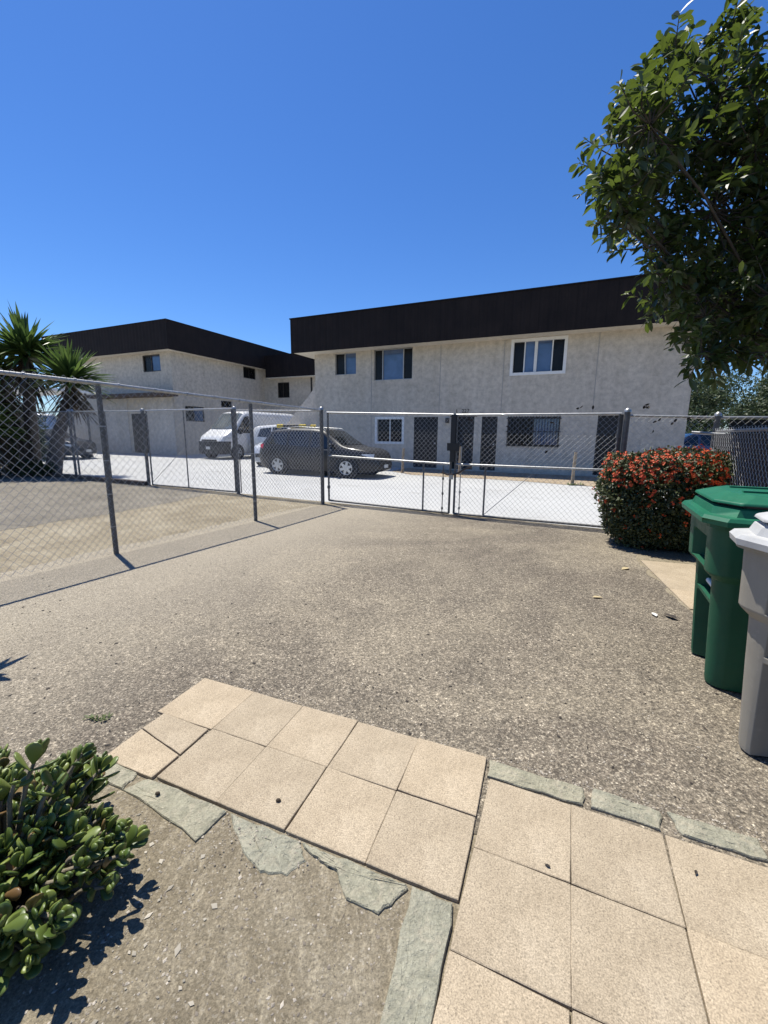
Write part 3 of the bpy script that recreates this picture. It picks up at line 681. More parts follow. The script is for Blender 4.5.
def rail(root, P, Q, r=.021, name='top_rail', mat='galv'):
    return MB().tube([P, Q], r, 10).build(name, mat, root, True)
def ties(root, A, B, z, step=.42):
    L = math.hypot(B[0]-A[0], B[1]-A[1]); n = int(L/step); d = Vector((B[0]-A[0], B[1]-A[1], 0)).normalized()
    for k in range(n):
        t = (k+.5)/n; x = A[0]+(B[0]-A[0])*t; y = A[1]+(B[1]-A[1])*t
        MB().disc((x, y, z(t) if callable(z) else z), d, .029, .022, 8).build('tie_wire', 'galv', root, True)

# side fence along the left of the driveway
FP = [(-1.31, 8.86), (-2.20, 7.06), (-3.31, 5.015), (-4.42, 2.95), (-5.55, 0.85), (-6.7, -1.3)]
FH = [1.95, 1.985, 2.035, 2.06, 2.06, 2.06]
fl = thing('chain_link_fence', 'tall galvanised chain link fence along the left side of the driveway, nearest the camera', 'fence', (-3.31, 5.015, 0))
for i, (x, y) in enumerate(FP): post(fl, x, y, FH[i]-.03 if 0 < i else FH[i]+.03, .030 if i else .040, cap=(i == 0))
for i in range(len(FP)-1):
    rail(fl, (*FP[i], FH[i]), (*FP[i+1], FH[i+1]), .022)
mb = MB()
for i in range(len(FP)-1):
    (ax, ay), (bx_, by) = FP[i], FP[i+1]
    nx, ny = 0.028*0.88, -0.028*0.476
    chain(mb, (ax+nx, ay+ny), (bx_+nx, by+ny), .03, (FH[i]+FH[i+1])/2+.035, r=0.0019)
mb.build('chain_link_mesh', 'wire', fl, True)
for i in range(3): ties(fl, FP[i], FP[i+1], (lambda a, b: (lambda t: a+(b-a)*t))(FH[i], FH[i+1]))
for i in range(1, 4):
    for z in (.35, .75, 1.15, 1.55): MB().disc((*FP[i], z), (0, 0, 1), .034, .012, 10).build('post_tie', 'galv', fl, True)

# gate leaves across the driveway
def gate_leaf(name, label, s0, s1, z0a, z0b, zta, ztb, midrail=None, mids=(), group=None, rod=None, hinge=0):
    P = gl(s0); Q = gl(s1); root = thing(name, label, 'gate', (P[0], P[1], 0), 0, group)
    L3 = lambda s, z: (*gl(s), z)
    f = MB()
    f.tube([L3(s0, z0a), L3(s0, zta)], .021, 10).build('stile', 'galv_dark', root, True)
    MB().tube([L3(s1, z0b), L3(s1, ztb)], .021, 10).build('stile', 'galv_dark', root, True)
    rail(root, L3(s0-.02, zta), L3(s1+.02, ztb), .021); rail(root, L3(s0, z0a), L3(s1, z0b), .021, 'bottom_rail', 'galv_dark')
    iz = lambda s, a, b: a+(b-a)*(s-s0)/(s1-s0)
    if midrail: rail(root, L3(s0, midrail[0]), L3(s1, midrail[1]), .019, 'middle_rail')
    for s, full in mids:
        zt = iz(s, zta, ztb) if full else iz(s, *midrail); MB().tube([L3(s, iz(s, z0a, z0b)), L3(s, zt)], .017, 8).build('brace_post', 'galv_dark', root, True)
    if rod: MB().tube([L3(*rod[0]), L3(*rod[1])], .006, 6).build('truss_rod', 'galv', root, True)
    c = MB(); nn = (0.448*.022, 0.894*.022)
    chain(c, (P[0]-nn[0], P[1]-nn[1]), (Q[0]-nn[0], Q[1]-nn[1]), min(z0a, z0b), (zta+ztb)/2); c.build('chain_link_mesh', 'wire', root, True)
    for s, z in ((s0 if hinge == 0 else s1, .35), (s0 if hinge == 0 else s1, 1.5)): MB().disc(L3(s, z), (0, 0, 1), .034, .06, 10).build('hinge', 'galv_dark', root, True)
    return root
g1 = gate_leaf('gate_leaf', 'left leaf of the chain link driveway gate, ending at the latch', -.02, 2.69, .06, .03, 1.915, 1.845, (1.02, .955), ((2.16, False),), 'leaves of the driveway gate')
g2 = gate_leaf('gate_leaf', 'right leaf of the chain link driveway gate, ending behind the red flowering hedge', 2.785, 5.36, .03, .05, 1.84, 1.83, (.955, .965), ((3.34, False),), 'leaves of the driveway gate', rod=((3.36, .07), (4.25, .95)), hinge=1)
L3 = lambda s, z, o=0: (*gl(s, o), z)
mb = MB(); mb.tube([L3(2.57, .02, -.05), L3(2.57, .92, -.05)], .009, 8)
for z in (.12, .4, .68): mb.disc(L3(2.57, z, -.045), (0, 0, 1), .02, .04, 8)
mb.build('drop_rod', 'galv_dark', g1, True)
mb = MB(); mb.tube([L3(2.90, .02, -.05), L3(2.90, .98, -.05), L3(2.90, 1.28, -.05)], [.009, .009, .012], 8)
for z in (.15, .45, .8): mb.disc(L3(2.90, z, -.045), (0, 0, 1), .02, .04, 8)
mb.build('drop_rod', 'galv', g2, True)
TG = Matrix.Translation((*gl(2.73), 0)) @ Matrix.Rotation(math.atan2(GE.y, GE.x), 4, 'Z')
mb = MB(); mb.box(-.045, .045, -.05, .03, 1.0, 1.84, TG); lb = mb.build('latch_box', 'black', g1, True)
mb = MB(); mb.box(-.10, .13, -.066, -.052, 1.20, 1.34, TG); mb.build('latch_plate', 'black', g1, True)
mb = MB(); mb.box(.05, .15, .04, .05, 1.36, 1.72, TG); mb.build('latch_guard', 'black', g1, True)
ch = thing('chain', 'dark chain looped around the two gate leaves below the latch', 'chain', (*gl(2.73), .8))
pts = [L3(2.55, .80, -.06), L3(2.66, .76, -.07), L3(2.78, .77, -.07), L3(2.86, .80, -.07), L3(2.98, .88, -.06), L3(3.1, .93, -.05)]
MB().tube(pts, .017, 8).build('chain_links', 'rust_and_shade', ch, True)
pl_ = MB(); pl_.box(-.03, .04, -.10, -.065, .68, .76, TG); pl_.build('padlock', 'galv', ch, True)
# gate post and the short fence to the corner
rf = thing('chain_link_fence', 'short chain link fence right of the driveway gate, above the hedge', 'fence', (*gl(5.5), 0))
post(rf, *gl(5.455), 1.87, .042, name='gate_post'); post(rf, *gl(6.57), 1.80, .038)
rail(rf, L3(5.455, 1.80), L3(6.57, 1.765)); rail(rf, L3(6.57, 1.765), L3(9.5, 1.74)); 
mb = MB(); n_ = (0.448*.03, 0.894*.03); P, Q, Q2 = gl(5.47), gl(6.57), gl(9.5)
chain(mb, (P[0]-n_[0], P[1]-n_[1]), (Q[0]-n_[0], Q[1]-n_[1]), .03, 1.80); mb.build('chain_link_mesh', 'wire', rf, True); mb = MB(); chain(mb, (Q[0]-n_[0], Q[1]-n_[1]), (Q2[0]-n_[0], Q2[1]-n_[1]), .03, 1.77); mb.build('chain_link_mesh', 'wire', rf, True)
post(rf, *gl(8.1), 1.76, .03); post(rf, *gl(9.5), 1.76, .03)
TR = Matrix.Translation((*gl(6.72, .03), 0)) @ Matrix.Rotation(math.atan2(GE.y, GE.x), 4, 'Z')
mb = MB(); mb.box(0, 2.8, 0, .012, .05, 1.735, TR); mb.build('wind_screen', 'screen', rf, True)
# slatted boundary fence along the right side, towards the camera
sf = thing('slatted_fence', 'chain link fence with black privacy slats running behind the bins', 'fence', (*gl(6.57), 0))
SD = Vector((-0.448, -0.894)); S0 = Vector(gl(6.57, -.08)); SL = 6.2
Pn = lambda t, off=0.0: (S0.x+SD.x*t-0.894*off, S0.y+SD.y*t+0.448*off)
for t in (2.3, 4.6): post(sf, *Pn(t, -.05), 1.60, .028)
rail(sf, (*Pn(0), 1.575), (*Pn(SL), 1.575), .020)
mb = MB(); chain(mb, Pn(0, .03), Pn(SL, .03), .03, 1.615, r=.0020, p=.05); mb.build('chain_link_mesh', 'wire', sf, True)
mb = MB(); q = random.Random(4); TSf = Matrix.Translation((*S0, 0)) @ Matrix.Rotation(math.atan2(SD.y, SD.x), 4, 'Z')
n = int(SL/.075)
for k in range(n):
    x = SL*(k+.5)/n; mb.box(x-.033, x+.033, -.004, .004, .04, 1.53+q.uniform(-.02, .02), TSf)
mb.build('privacy_slats', 'slat', sf, True)
MB().tube([(*gl(6.30, .04), 1.56), (*gl(6.7, -.1), 1.53)], .02, 8).build('pipe_sleeve', 'galv', rf, True)
# back fence on the left, behind the bare strip
bf = thing('chain_link_fence', 'far chain link fence panels between the left lot and the parking court', 'fence', (*gl(-2.65), 0))
post(bf, *gl(-2.68), 2.05, .045); post(bf, *gl(-6.08), 2.06, .045); post(bf, *gl(-9.45), 2.1, .03); post(bf, *gl(-9.65), 2.1, .04); post(bf, *gl(-7.8), 2.04, .02, cap=False); post(bf, *gl(-13.0), 2.1, .03)
rail(bf, L3(-2.65, 2.0), L3(-.16, 1.95), .018); rail(bf, L3(-9.65, 2.07), L3(-6.08, 2.03)); rail(bf, L3(-9.45, .05), L3(-6.08, .05), .02, 'bottom_rail', 'galv_dark'); rail(bf, L3(-13.0, 2.07), L3(-9.65, 2.07))
for a, b in ((-2.65, -.2), (-9.65, -6.1), (-13, -9.65)):
    mb = MB(); chain(mb, gl(a, -.03), gl(b, -.03), .04, 2.04); mb.build('chain_link_mesh', 'wire', bf, True)
g3 = gate_leaf('side_gate', 'chain link gate of the left lot, in front of the white van', -5.92, -2.76, .03, .05, 2.04, 2.04, None, ((-4.45, True),), rod=((-5.9, .1), (-4.47, 1.1)))
mb = MB(); mb.tube([L3(-2.52, .05, -.06), L3(-2.52, 1.0, -.06)], .012, 8); mb.build('drop_rod', 'galv_dark', bf, True)
kb = MB(); TK = Matrix.Translation((*gl(-14.5, -.05), 0)) @ Matrix.Rotation(math.atan2(GE.y, GE.x), 4, 'Z'); kb.box(0, 8.4, -.12, .06, 0.0, .11, TK); o = kb.build('kerb', 'rust_and_shade'); o['kind'] = 'structure'  # kerb coloured dark to stand for the shade band along the lot edge

# withered leaves caught in the fence wire
q = random.Random(21)
spots = [(438, 1.74), (3.05, 1.74), (3.72, 1.62), (3.92, 1.36), (4.42, 1.70), (4.32, 1.20), (4.78, 1.92), (4.98, 1.9), (5.66, 1.95), (5.72, 1.90), (5.85, 1.72), (6.05, 1.70), (6.2, 1.74), (5.8, 1.55)]
def leaf_shape(mb, base, d, nrm, L, Wd, fold=0.15, droop=0.0, segs=3, tip=1.0):
    d = d.normalized(); s = d.cross(nrm).normalized(); nrm = s.cross(d).normalized()
    prof = [0.0, .62, .98, .92, 0.0] if segs == 4 else [0.0, 0.9, 0.85, 0.0]
    n = len(prof); vs = []; 
    for i, w in enumerate(prof):
        t = i/(n-1); c = base + d*(L*t) - Vector((0, 0, 1))*droop*L*t*t
        hw = w*Wd/2
        if hw == 0: vs.append(c)
        else: vs += [c - s*hw + nrm*hw*fold, c + s*hw + nrm*hw*fold, c]
    fs = []
    if n == 4: # 0 | 1 2 3 | 4 5 6 | 7
        fs = [(0, 3, 1), (0, 2, 3), (1, 3, 6, 4), (3, 2, 5, 6), (4, 6, 7), (6, 5, 7)]
    else:
        fs = [(0, 3, 1), (0, 2, 3), (1, 3, 6, 4), (3, 2, 5, 6), (4, 6, 9, 7), (6, 5, 8, 9), (7, 9, 10), (9, 8, 10)]
    mb.add(vs, fs); return mb
fl_words = ['high near the gate latch', 'in front of the barred window', 'low in front of the barred window', 'right of the barred window', 'lowest, right of the barred window', 'at the rail by the right door', 'on the rail by the gate post', 'on top of the gate post', 'right beside the gate post top', 'above the hedge near the gate post', 'above the middle of the hedge', 'close to the corner post', 'just over the hedge flowers']
for (s, z), wd in zip(spots[1:], fl_words):
    mb = MB()
    for k in range(2):
        d = Vector((q.uniform(-1, 1), q.uniform(-1, 1), q.uniform(-.6, .9))); leaf_shape(mb, Vector((0, 0, 0)), d, Vector((q.uniform(-1, 1), -1, q.uniform(-1, 1))), .07, .035, .4)
    o = mb.build('withered_leaf', 'darkleaf'); o.location = L3(s, z, -.05)
    tag(o, 'small dark withered leaf caught in the chain link, ' + wd, 'leaf', 'withered leaves caught in the gate fence')

# ------------------------------------------------------------------ vehicles
def interp(tab, x):
    if x <= tab[0][0]: return tab[0][1]
    for (a, b), (c, d) in zip(tab, tab[1:]):
        if x <= c: return b+(d-b)*(x-a)/(c-a)
    return tab[-1][1]
def smooth_interp(tab, x, w=.06): return (interp(tab, x-w)+2*interp(tab, x)+interp(tab, x+w))/4
def vehicle(name, label, top, belt, bot, half, mats, wheels, wr, side_windows, screen, rear, extras=None, roof_in=0.80, loc=(0, 0, 0), rz=0, group=None):
    """x forward, y left; profiles are tables over x"""
    root = thing(name, label, 'car' if 'van' not in name else 'van', loc, rz, group)
    x0, x1 = top[0][0], top[-1][0]; n = 46; rings = []
    def ys(x, z):
        w = smooth_interp(half, x); zb = interp(bot, x); zc = smooth_interp(belt, x); zt = smooth_interp(top, x)
        if z <= zc:
            t = (z-zb)/max(zc-zb, .01); return w*(.90+.10*math.sin(min(1, max(0, t))*math.pi*.62))*(1 if t < .6 else 1-.035*(t-.6)/.4)
        t = (z-zc)/max(zt-zc, .01); full = w*.955
        lean = (1-roof_in)*min(1, (zt-zc)/.35)
        return full*(1-lean*t**1.15) 
    for i in range(n+1):
        x = x0+(x1-x0)*i/n
        zb = interp(bot, x); zc = smooth_interp(belt, x); zt = smooth_interp(top, x); r = []
        zsl = [zb, zb+.1*(zc-zb), zb+.35*(zc-zb), zb+.6*(zc-zb), zb+.85*(zc-zb), zc]
        for z in zsl: r.append((x, ys(x, z), z))
        h = zt-zc
        for t in (.3, .6, .85): r.append((x, ys(x, zc+h*t), zc+h*t))
        yt = ys(x, zc+h*.9); r.append((x, yt*.93, zc+h*.975)); r.append((x, yt*.62, zt)); r.append((x, yt*.3, zt+.012))
        full = r + [(a, -b, c) for a, b, c in reversed(r)]; rings.append(full)
    mb = MB(); mb.loft(rings, True, True, True, True); body = mb.build('body', mats[0], root)
    for m_ in body.data.polygons:
        if len(m_.vertices) > 4: m_.use_smooth = False
    # side glass
    for sgn in (1, -1):
        for poly in side_windows:
            mb = MB(); (xa, za), (xb, zb_), (xc, zc_), (xd, zd) = poly; G = []
            nu, nv = 4, 3
            for v in range(nv+1):
                for u in range(nu+1):
                    s, t = u/nu, v/nv
                    x = (xa*(1-s)+xb*s)*(1-t)+(xd*(1-s)+xc*s)*t; z = (za*(1-s)+zb_*s)*(1-t)+(zd*(1-s)+zc_*s)*t
                    G.append((x, sgn*(ys(x, z)+.008), z))
            fs = [(v*(nu+1)+u, v*(nu+1)+u+1, (v+1)*(nu+1)+u+1, (v+1)*(nu+1)+u) for v in range(nv) for u in range(nu)]
            if sgn < 0: fs = [tuple(reversed(f)) for f in fs]
            mb.add(G, fs, True); mb.build('window', mats[1], body)
    for nm, (xb, zb_, xt, zt) in (('windscreen', screen), ('rear_window', rear)):
        if xb is None: continue
        sg = 1 if nm == 'windscreen' else -1
        mb = MB(); G = []
        for v in range(5):
            t = v/4; x = xb+(xt-xb)*t; z = zb_+(zt-zb_)*t
            w = max(.3, ys(x-sg*.1, min(z, smooth_interp(top, x-sg*.1)-.02))-.07-.02*t)
            for u in range(7):
                s = -1+u/3; G.append((x+sg*(.03-.05*s*s), w*s, max(z, smooth_interp(top, x)+.005)+.012))
        fs = [(v*7+u, v*7+u+1, v*7+8+u, v*7+7+u) for v in range(4) for u in range(6)]
        mb.add(G, fs, True); mb.build(nm, mats[2] if nm == 'windscreen' else mats[1], body)
    for xw in wheels:
        for sgn in (1, -1):
            y = sgn*(interp(half, xw)-.11)
            a = MB(); a.disc((xw, sgn*(interp(half, xw)*.985-.02), wr+.01), (0, 1, 0), wr*1.16, .075, 24); a.build('wheel_arch', 'black', root)
            wh = MB(); ring = []
            for t in range(24):
                an = 2*math.pi*t/24; ring.append((math.cos(an), math.sin(an)))
            rr = [(wr*.62, -.10), (wr*.93, -.10), (wr, -.06), (wr, .08), (wr*.93, .125), (wr*.68, .135), (wr*.64, .07)]
            wh.loft([[(xw+c*r_, y+sgn*d, wr+s*r_) for c, s in ring] for r_, d in rr], True, True, False, True)
            wheel = wh.build('wheel', 'tyre', root)
            rm = MB(); rm.loft([[(xw+c*r_, y+sgn*d, wr+s*r_) for c, s in ring] for r_, d in ((wr*.66, .085), (wr*.68, .122), (wr*.60, .128), (wr*.56, .095))], True, False, False, True)
            for k in range(6):
                an = 2*math.pi*k/6+.3; c, s = math.cos(an), math.sin(an); tw = .055
                px, pz = -s*tw, c*tw
                v = [(xw+px, y+sgn*.125, wr+pz), (xw-px, y+sgn*.125, wr-pz), (xw+c*wr*.6-px*.8, y+sgn*.122, wr+s*wr*.6-pz*.8), (xw+c*wr*.6+px*.8, y+sgn*.122, wr+s*wr*.6+pz*.8)]
                rm.add(v, [(0, 1, 2, 3)] if sgn < 0 else [(3, 2, 1, 0)])
            rm.disc((xw, y+sgn*.12, wr), (0, 1, 0), wr*.16, .03, 12); rm.build('rim', 'alloy', wheel)
    root['_ys'] = 0
    del root['_ys']
    if extras: extras(root, body, ys, half, top, belt)
    return root
def lamp(body, name, mat, ys, x0, x1, z0, z1, sgn, push=.012):
    mb = MB(); G = []
    for v in range(4):
        for u in range(5):
            x = x0+(x1-x0)*u/4; zz = z1-(z1-z0)*(.3+.7*u/4); z = zz+(z1-zz)*v/3; G.append((x, sgn*(ys(x, z)+push), z))
    fs = [(v*5+u, v*5+u+1, v*5+6+u, v*5+5+u) for v in range(3) for u in range(4)]
    if sgn < 0: fs = [tuple(reversed(f)) for f in fs]
    mb.add(G, fs, True); return mb.build(name, mat, body)
def car_extras(lampz, front, back, hl=(.62, .78), tl=(.85, 1.08), mirror=(.75, 1.02), rails=True, plate=True):
    def fn(root, body, ys, half, top, belt):
        for sgn in (1, -1):
            lamp(body, 'headlight', 'lampglass', ys, front-.46, front-.12, hl[0], hl[1], sgn)
            lamp(body, 'tail_light', 'redlens', ys, back+.02, back+.34, tl[0], tl[1], sgn)
            m = MB(); mx, mz = mirror; y = ys(mx, mz)*sgn
            m.box(min(y, y+sgn*.2), max(y, y+sgn*.2), 0, .1, 0, .13, None, .02); 
            m.v = [(mx+v[1]-.05, v[0], mz+v[2]) for v in m.v]; m.build('wing_mirror', body.data.materials[0], body)
            for dx in (mx-.62, mx-1.5):
                h_ = MB(); y = ys(dx, mz-.12)*sgn; h_.box(dx-.1, dx+.1, min(y, y+sgn*.03), max(y, y+sgn*.03), mz-.13, mz-.10); h_.build('door_handle', body.data.materials[0], body)
            sk = MB(); G = []
            for u in range(12):
                x = back+.55+(front-back-1.15)*u/11
                for z in (.26, .40): G.append((x, sgn*(ys(x, z)+.012), z))
            sk.add(G, [(2*u, 2*u+2, 2*u+3, 2*u+1) if sgn > 0 else (2*u+1, 2*u+3, 2*u+2, 2*u) for u in range(11)]); sk.build('sill_trim', 'black', body)
            if rails:
                rl = MB(); zt = lambda x: smooth_interp(top, x); yy = ys(0, zt(-.3)-.05)*.86*sgn
                rl.tube([(.45, yy, zt(.45)-.01), (.35, yy, zt(.35)+.05), (-.6, yy, zt(-.6)+.055), (-1.4, yy, zt(-1.4)+.05), (-1.5, yy, zt(-1.5)-.01)], .017, 6); rl.build('roof_rail', 'galv', body)
        g_ = MB(); g_.box(front-.06, front+.014, -.5, .5, .42, .60, None, .02); g_.build('grille', 'black', body)
        if plate:
            p_ = MB(); p_.box(front+.005, front+.025, -.15, .15, .36, .48); p_.build('number_plate', 'plate', body)
            p_ = MB(); p_.box(back-.035, back-.008, -.15, .15, .78, .90); p_.build('number_plate', 'plate', body)
    return fn
suv_top = [(-2.36, .78), (-2.33, 1.05), (-2.15, 1.16), (-1.88, 1.58), (-1.7, 1.68), (-.9, 1.75), (0.0, 1.74), (.42, 1.69), (1.15, 1.16), (1.35, 1.09), (1.9, 1.02), (2.2, .92), (2.33, .74), (2.38, .58)]
suv_belt = [(-2.36, .74), (-2.2, 1.04), (-1.5, 1.08), (0, 1.02), (1.0, .99), (1.3, .97), (1.9, .88), (2.2, .78), (2.33, .64), (2.38, .52)]
suv_bot = [(-2.36, .40), (-2.2, .28), (-1.8, .17), (1.8, .16), (2.2, .20), (2.38, .30)]
suv_half = [(-2.36, .66), (-2.28, .80), (-2.0, .89), (-1.2, .925), (1.2, .925), (1.8, .90), (2.15, .80), (2.3, .66), (2.38, .5)]
suv_win = [((-1.72, 1.16), (-.98, 1.12), (-.98, 1.60), (-1.55, 1.56)), ((-.90, 1.12), (-.08, 1.07), (-.08, 1.64), (-.90, 1.62)), ((0.0, 1.07), (.98, 1.04), (.42, 1.57), (0.0, 1.63))]
suv_scr = (1.17, 1.14, .46, 1.66); suv_rear = (-2.2, 1.14, -1.86, 1.60)
SUVHEAD = ANG
ctr = Vector((-2.575, 14.64)); lat = Vector((0.414, 0.91))*0.93
suv = vehicle('parked_suv', 'dark grey parked SUV with silver alloy wheels right behind the driveway gate', suv_top, suv_belt, suv_bot, suv_half, ('paint_dark', 'car_glass', 'car_glass'), (-1.36, 1.38), .37, suv_win, suv_scr, suv_rear,
              car_extras(.7, 2.38, -2.36, (.74, .87), (.95, 1.14), (.86, 1.08)), loc=(ctr.x+lat.x+.0, ctr.y+lat.y, 0), rz=SUVHEAD)
suv.scale = (1.03, 1.03, 0.945)
st_ = MB(); st_.box(.55, .85, -.955, -.935, .98, .995); st_.build('badge_strip', 'mill_frame', suv)

# white van nose towards the camera
van_top = [(-2.9, 2.0), (-2.86, 2.45), (-2.6, 2.55), (.9, 2.53), (1.25, 2.45), (2.05, 1.58), (2.45, 1.30), (2.72, 1.16), (2.86, .80), (2.9, .6)]
van_belt = [(-2.9, 1.2), (-2.6, 1.30), (1.2, 1.28), (2.0, 1.24), (2.45, 1.12), (2.72, 1.0), (2.86, .72), (2.9, .52)]
van_bot = [(-2.9, .45), (-2.5, .32), (2.5, .28), (2.9, .32)]
van_half = [(-2.9, .92), (-2.7, 1.0), (1.6, 1.0), (2.4, .96), (2.7, .88), (2.86, .76), (2.9, .66)]
def van_extras(root, body, ys, half, top, belt):
    for sgn in (1, -1):
        lamp(body, 'headlight', 'lampglass', ys, 2.20, 2.70, .98, 1.16, sgn)
        m = MB(); m.box(0, .22, -.05, .08, 0, .34, None, .03); y = ys(1.75, 1.4); m.v = [(1.75+v[1], sgn*(y+v[0]), 1.30+v[2]) for v in m.v]; m.build('wing_mirror', 'black', body)
    g_ = MB(); G = []; xs_ = [2.38, 2.5, 2.62, 2.74, 2.83, 2.90]
    for v in range(5):
        z = .27+(.93-.27)*v/4; L_ = []
        for x in xs_:
            L_.append((x+(.03 if x > 2.7 else 0), ys(x, min(z, smooth_interp(top, x)-.03))+.03, z))
        L_.append((2.945, .3, z)); G += L_+[(x, -y, z) for x, y, z in reversed(L_)]
    nn_ = 14
    g_.add(G, [(v*nn_+u, v*nn_+u+1, v*nn_+nn_+1+u, v*nn_+nn_+u) for v in range(4) for u in range(nn_-1)], True); g_.build('bumper', 'black', body)
    gr = MB(); gr.box(2.80, 2.93, -.5, .5, .94, 1.02, None, .02); gr.build('grille', 'black', body)
    p_ = MB(); p_.box(2.95, 2.962, -.15, .15, .52, .66); p_.build('number_plate', 'plate', body)
    lp = MB(); lp.box(-.3, .3, .975, 1.012, .25, .5)
vfwd = Vector((-0.46, -0.888)); vrz = math.atan2(vfwd.y, vfwd.x)
vc = Vector((-9.45, 23.6))-vfwd*2.8
vehicle('parked_van', 'white delivery van with black bumper and sloping nose parked by the left building', van_top, van_belt, van_bot, van_half, ('paint_white', 'car_glass', 'screen_glass'), (-1.75, 1.95), .36,
        [((1.0, 1.36), (1.95, 1.36), (1.28, 2.22), (1.0, 2.26))], (2.10, 1.58, 1.30, 2.38), (-2.9, 1.5, -2.86, 2.2), van_extras, roof_in=.86, loc=(vc.x, vc.y, 0), rz=vrz).scale = (1.1, 1.1, 1.06)

# silver car with a roof rack, nose to the camera, half behind the SUV
sed_top = [(-2.3, .72), (-2.27, .98), (-1.7, 1.06), (-1.55, 1.10), (-.85, 1.42), (-.2, 1.48), (.3, 1.44), (1.15, 1.02), (1.4, .97), (2.0, .86), (2.25, .70), (2.32, .52)]
sed_belt = [(-2.3, .68), (-2.2, .92), (-1.6, .98), (0, .94), (1.1, .90), (1.5, .86), (2.0, .76), (2.25, .60), (2.32, .46)]
sed_bot = [(-2.3, .38), (-2.1, .28), (2.0, .2), (2.32, .28)]
sed_half = [(-2.3, .62), (-2.2, .78), (-1.8, .86), (1.4, .89), (1.9, .84), (2.2, .72), (2.32, .5)]
sed_win = [((-1.35, 1.03), (-.78, 1.02), (-.78, 1.34), (-.95, 1.32)), ((-.70, 1.02), (.05, .98), (.05, 1.40), (-.70, 1.37)), ((.12, .98), (.95, .95), (.30, 1.36), (.12, 1.40))]
hatch_top = [(-2.1, .8), (-2.06, 1.1), (-1.75, 1.52), (-1.5, 1.60), (-.4, 1.66), (.3, 1.60), (1.1, 1.10), (1.35, 1.04), (1.9, .92), (2.1, .74), (2.16, .55)]
def rack(root, body, ys, half, top, belt):
    car_extras(.7, 2.16, -2.1, (.66, .80), (.85, 1.05), (.80, 1.02), False)(root, body, ys, half, top, belt)
    for x in (.05, -1.0):
        zt = smooth_interp(top, x); b_ = MB(); b_.box(x-.06, x+.06, -.42, .42, zt+.10, zt+.24, None, .02); b_.build('rack_pad', 'black', body)
        for sgn in (1, -1):
            b_ = MB(); b_.box(x-.07, x+.07, min(sgn*.425, sgn*.80), max(sgn*.425, sgn*.80), zt+.085, zt+.26, None, .03); b_.build('rack_end_pad', 'yellow', body)
            b_ = MB(); b_.box(x-.03, x+.03, sgn*.6-.03, sgn*.6+.03, zt-.08, zt+.085); b_.build('rack_foot', 'black', body)
cfwd = Vector((-0.36, -0.933)); crz = math.atan2(cfwd.y, cfwd.x)
cc = Vector((-5.15, 18.3))-cfwd*2.1
vehicle('parked_car', 'silver blue hatchback with yellow ended roof rack pads behind the dark SUV', hatch_top, [(-2.1, .74), (-1.9, 1.0), (0, .98), (1.1, .94), (1.5, .9), (1.9, .8), (2.1, .64), (2.16, .5)], sed_bot, [(-2.1, .66), (-1.9, .84), (1.4, .88), (1.8, .84), (2.05, .72), (2.16, .5)],
        ('paint_silver', 'car_glass', 'glass_blue'), (-1.25, 1.3), .32, [((-1.45, 1.08), (-.62, 1.05), (-.62, 1.52), (-1.3, 1.46)), ((-.54, 1.05), (.95, .99), (.30, 1.50), (-.54, 1.53))], (1.12, 1.08, .36, 1.56), (-2.0, 1.12, -1.74, 1.48), rack, loc=(cc.x, cc.y, 0), rz=crz)
vehicle('parked_car', 'white car of which only the pale roof shows above the SUV', hatch_top, [(-2.1, .74), (-1.9, 1.0), (0, .98), (1.1, .94), (1.5, .9), (1.9, .8), (2.1, .64), (2.16, .5)], sed_bot, [(-2.1, .66), (-1.9, .84), (1.4, .88), (1.8, .84), (2.05, .72), (2.16, .5)],
        ('paint_white', 'car_glass', 'car_glass'), (-1.25, 1.3), .32, [((-1.45, 1.08), (-.62, 1.05), (-.62, 1.52), (-1.3, 1.46)), ((-.54, 1.05), (.95, .99), (.30, 1.50), (-.54, 1.53))], (1.12, 1.08, .36, 1.56), (-2.0, 1.12, -1.74, 1.48), car_extras(.7, 2.16, -2.1, (.66, .80), (.85, 1.05), (.80, 1.02), False), loc=(-5.3, 24.0, 0), rz=ANG).scale = (1.12, 1.1, 1.16)
vehicle('parked_car', 'dark blue car behind the corner post at the right end of the middle block', sed_top, sed_belt, sed_bot, sed_half, ('paint_blue', 'car_glass', 'car_glass'), (-1.35, 1.4), .32, sed_win, (1.18, 1.0, .36, 1.40), (-1.55, 1.1, -.9, 1.39),
        car_extras(.7, 2.32, -2.3, (.60, .74), (.74, .92), (.75, .98), False), loc=(13.6, 17.6, 0), rz=ANG+.1).scale = (1.05, 1.05, 1.14)
vehicle('parked_car', 'black car with silver bonnet line parked left behind the yuccas', sed_top, sed_belt, sed_bot, sed_half, ('paint_black', 'car_glass', 'screen_glass'), (-1.35, 1.4), .32, sed_win, (1.18, 1.0, .36, 1.40), (-1.55, 1.1, -.9, 1.39),
        car_extras(.7, 2.32, -2.3, (.60, .74), (.74, .92), (.75, .98), False), loc=(-18.0, 22.6, 0), rz=ANG+.3).scale = (1.05, 1.05, 1.08)
vfw2 = vehicle('parked_van', 'pale blue van with a light window frame deep behind the yucca trunks', van_top, van_belt, van_bot, van_half, ('paint_silver', 'car_glass', 'glass_blue'), (-1.75, 1.95), .36,
        [((1.0, 1.36), (1.95, 1.36), (1.28, 2.22), (1.0, 2.26)), ((-.9, 1.4), (.8, 1.4), (.8, 2.2), (-.9, 2.2))], (2.10, 1.58, 1.30, 2.38), (-2.9, 1.5, -2.86, 2.2), van_extras, roof_in=.86, loc=(-22.5, 27.5, 0), rz=ANG-.2)

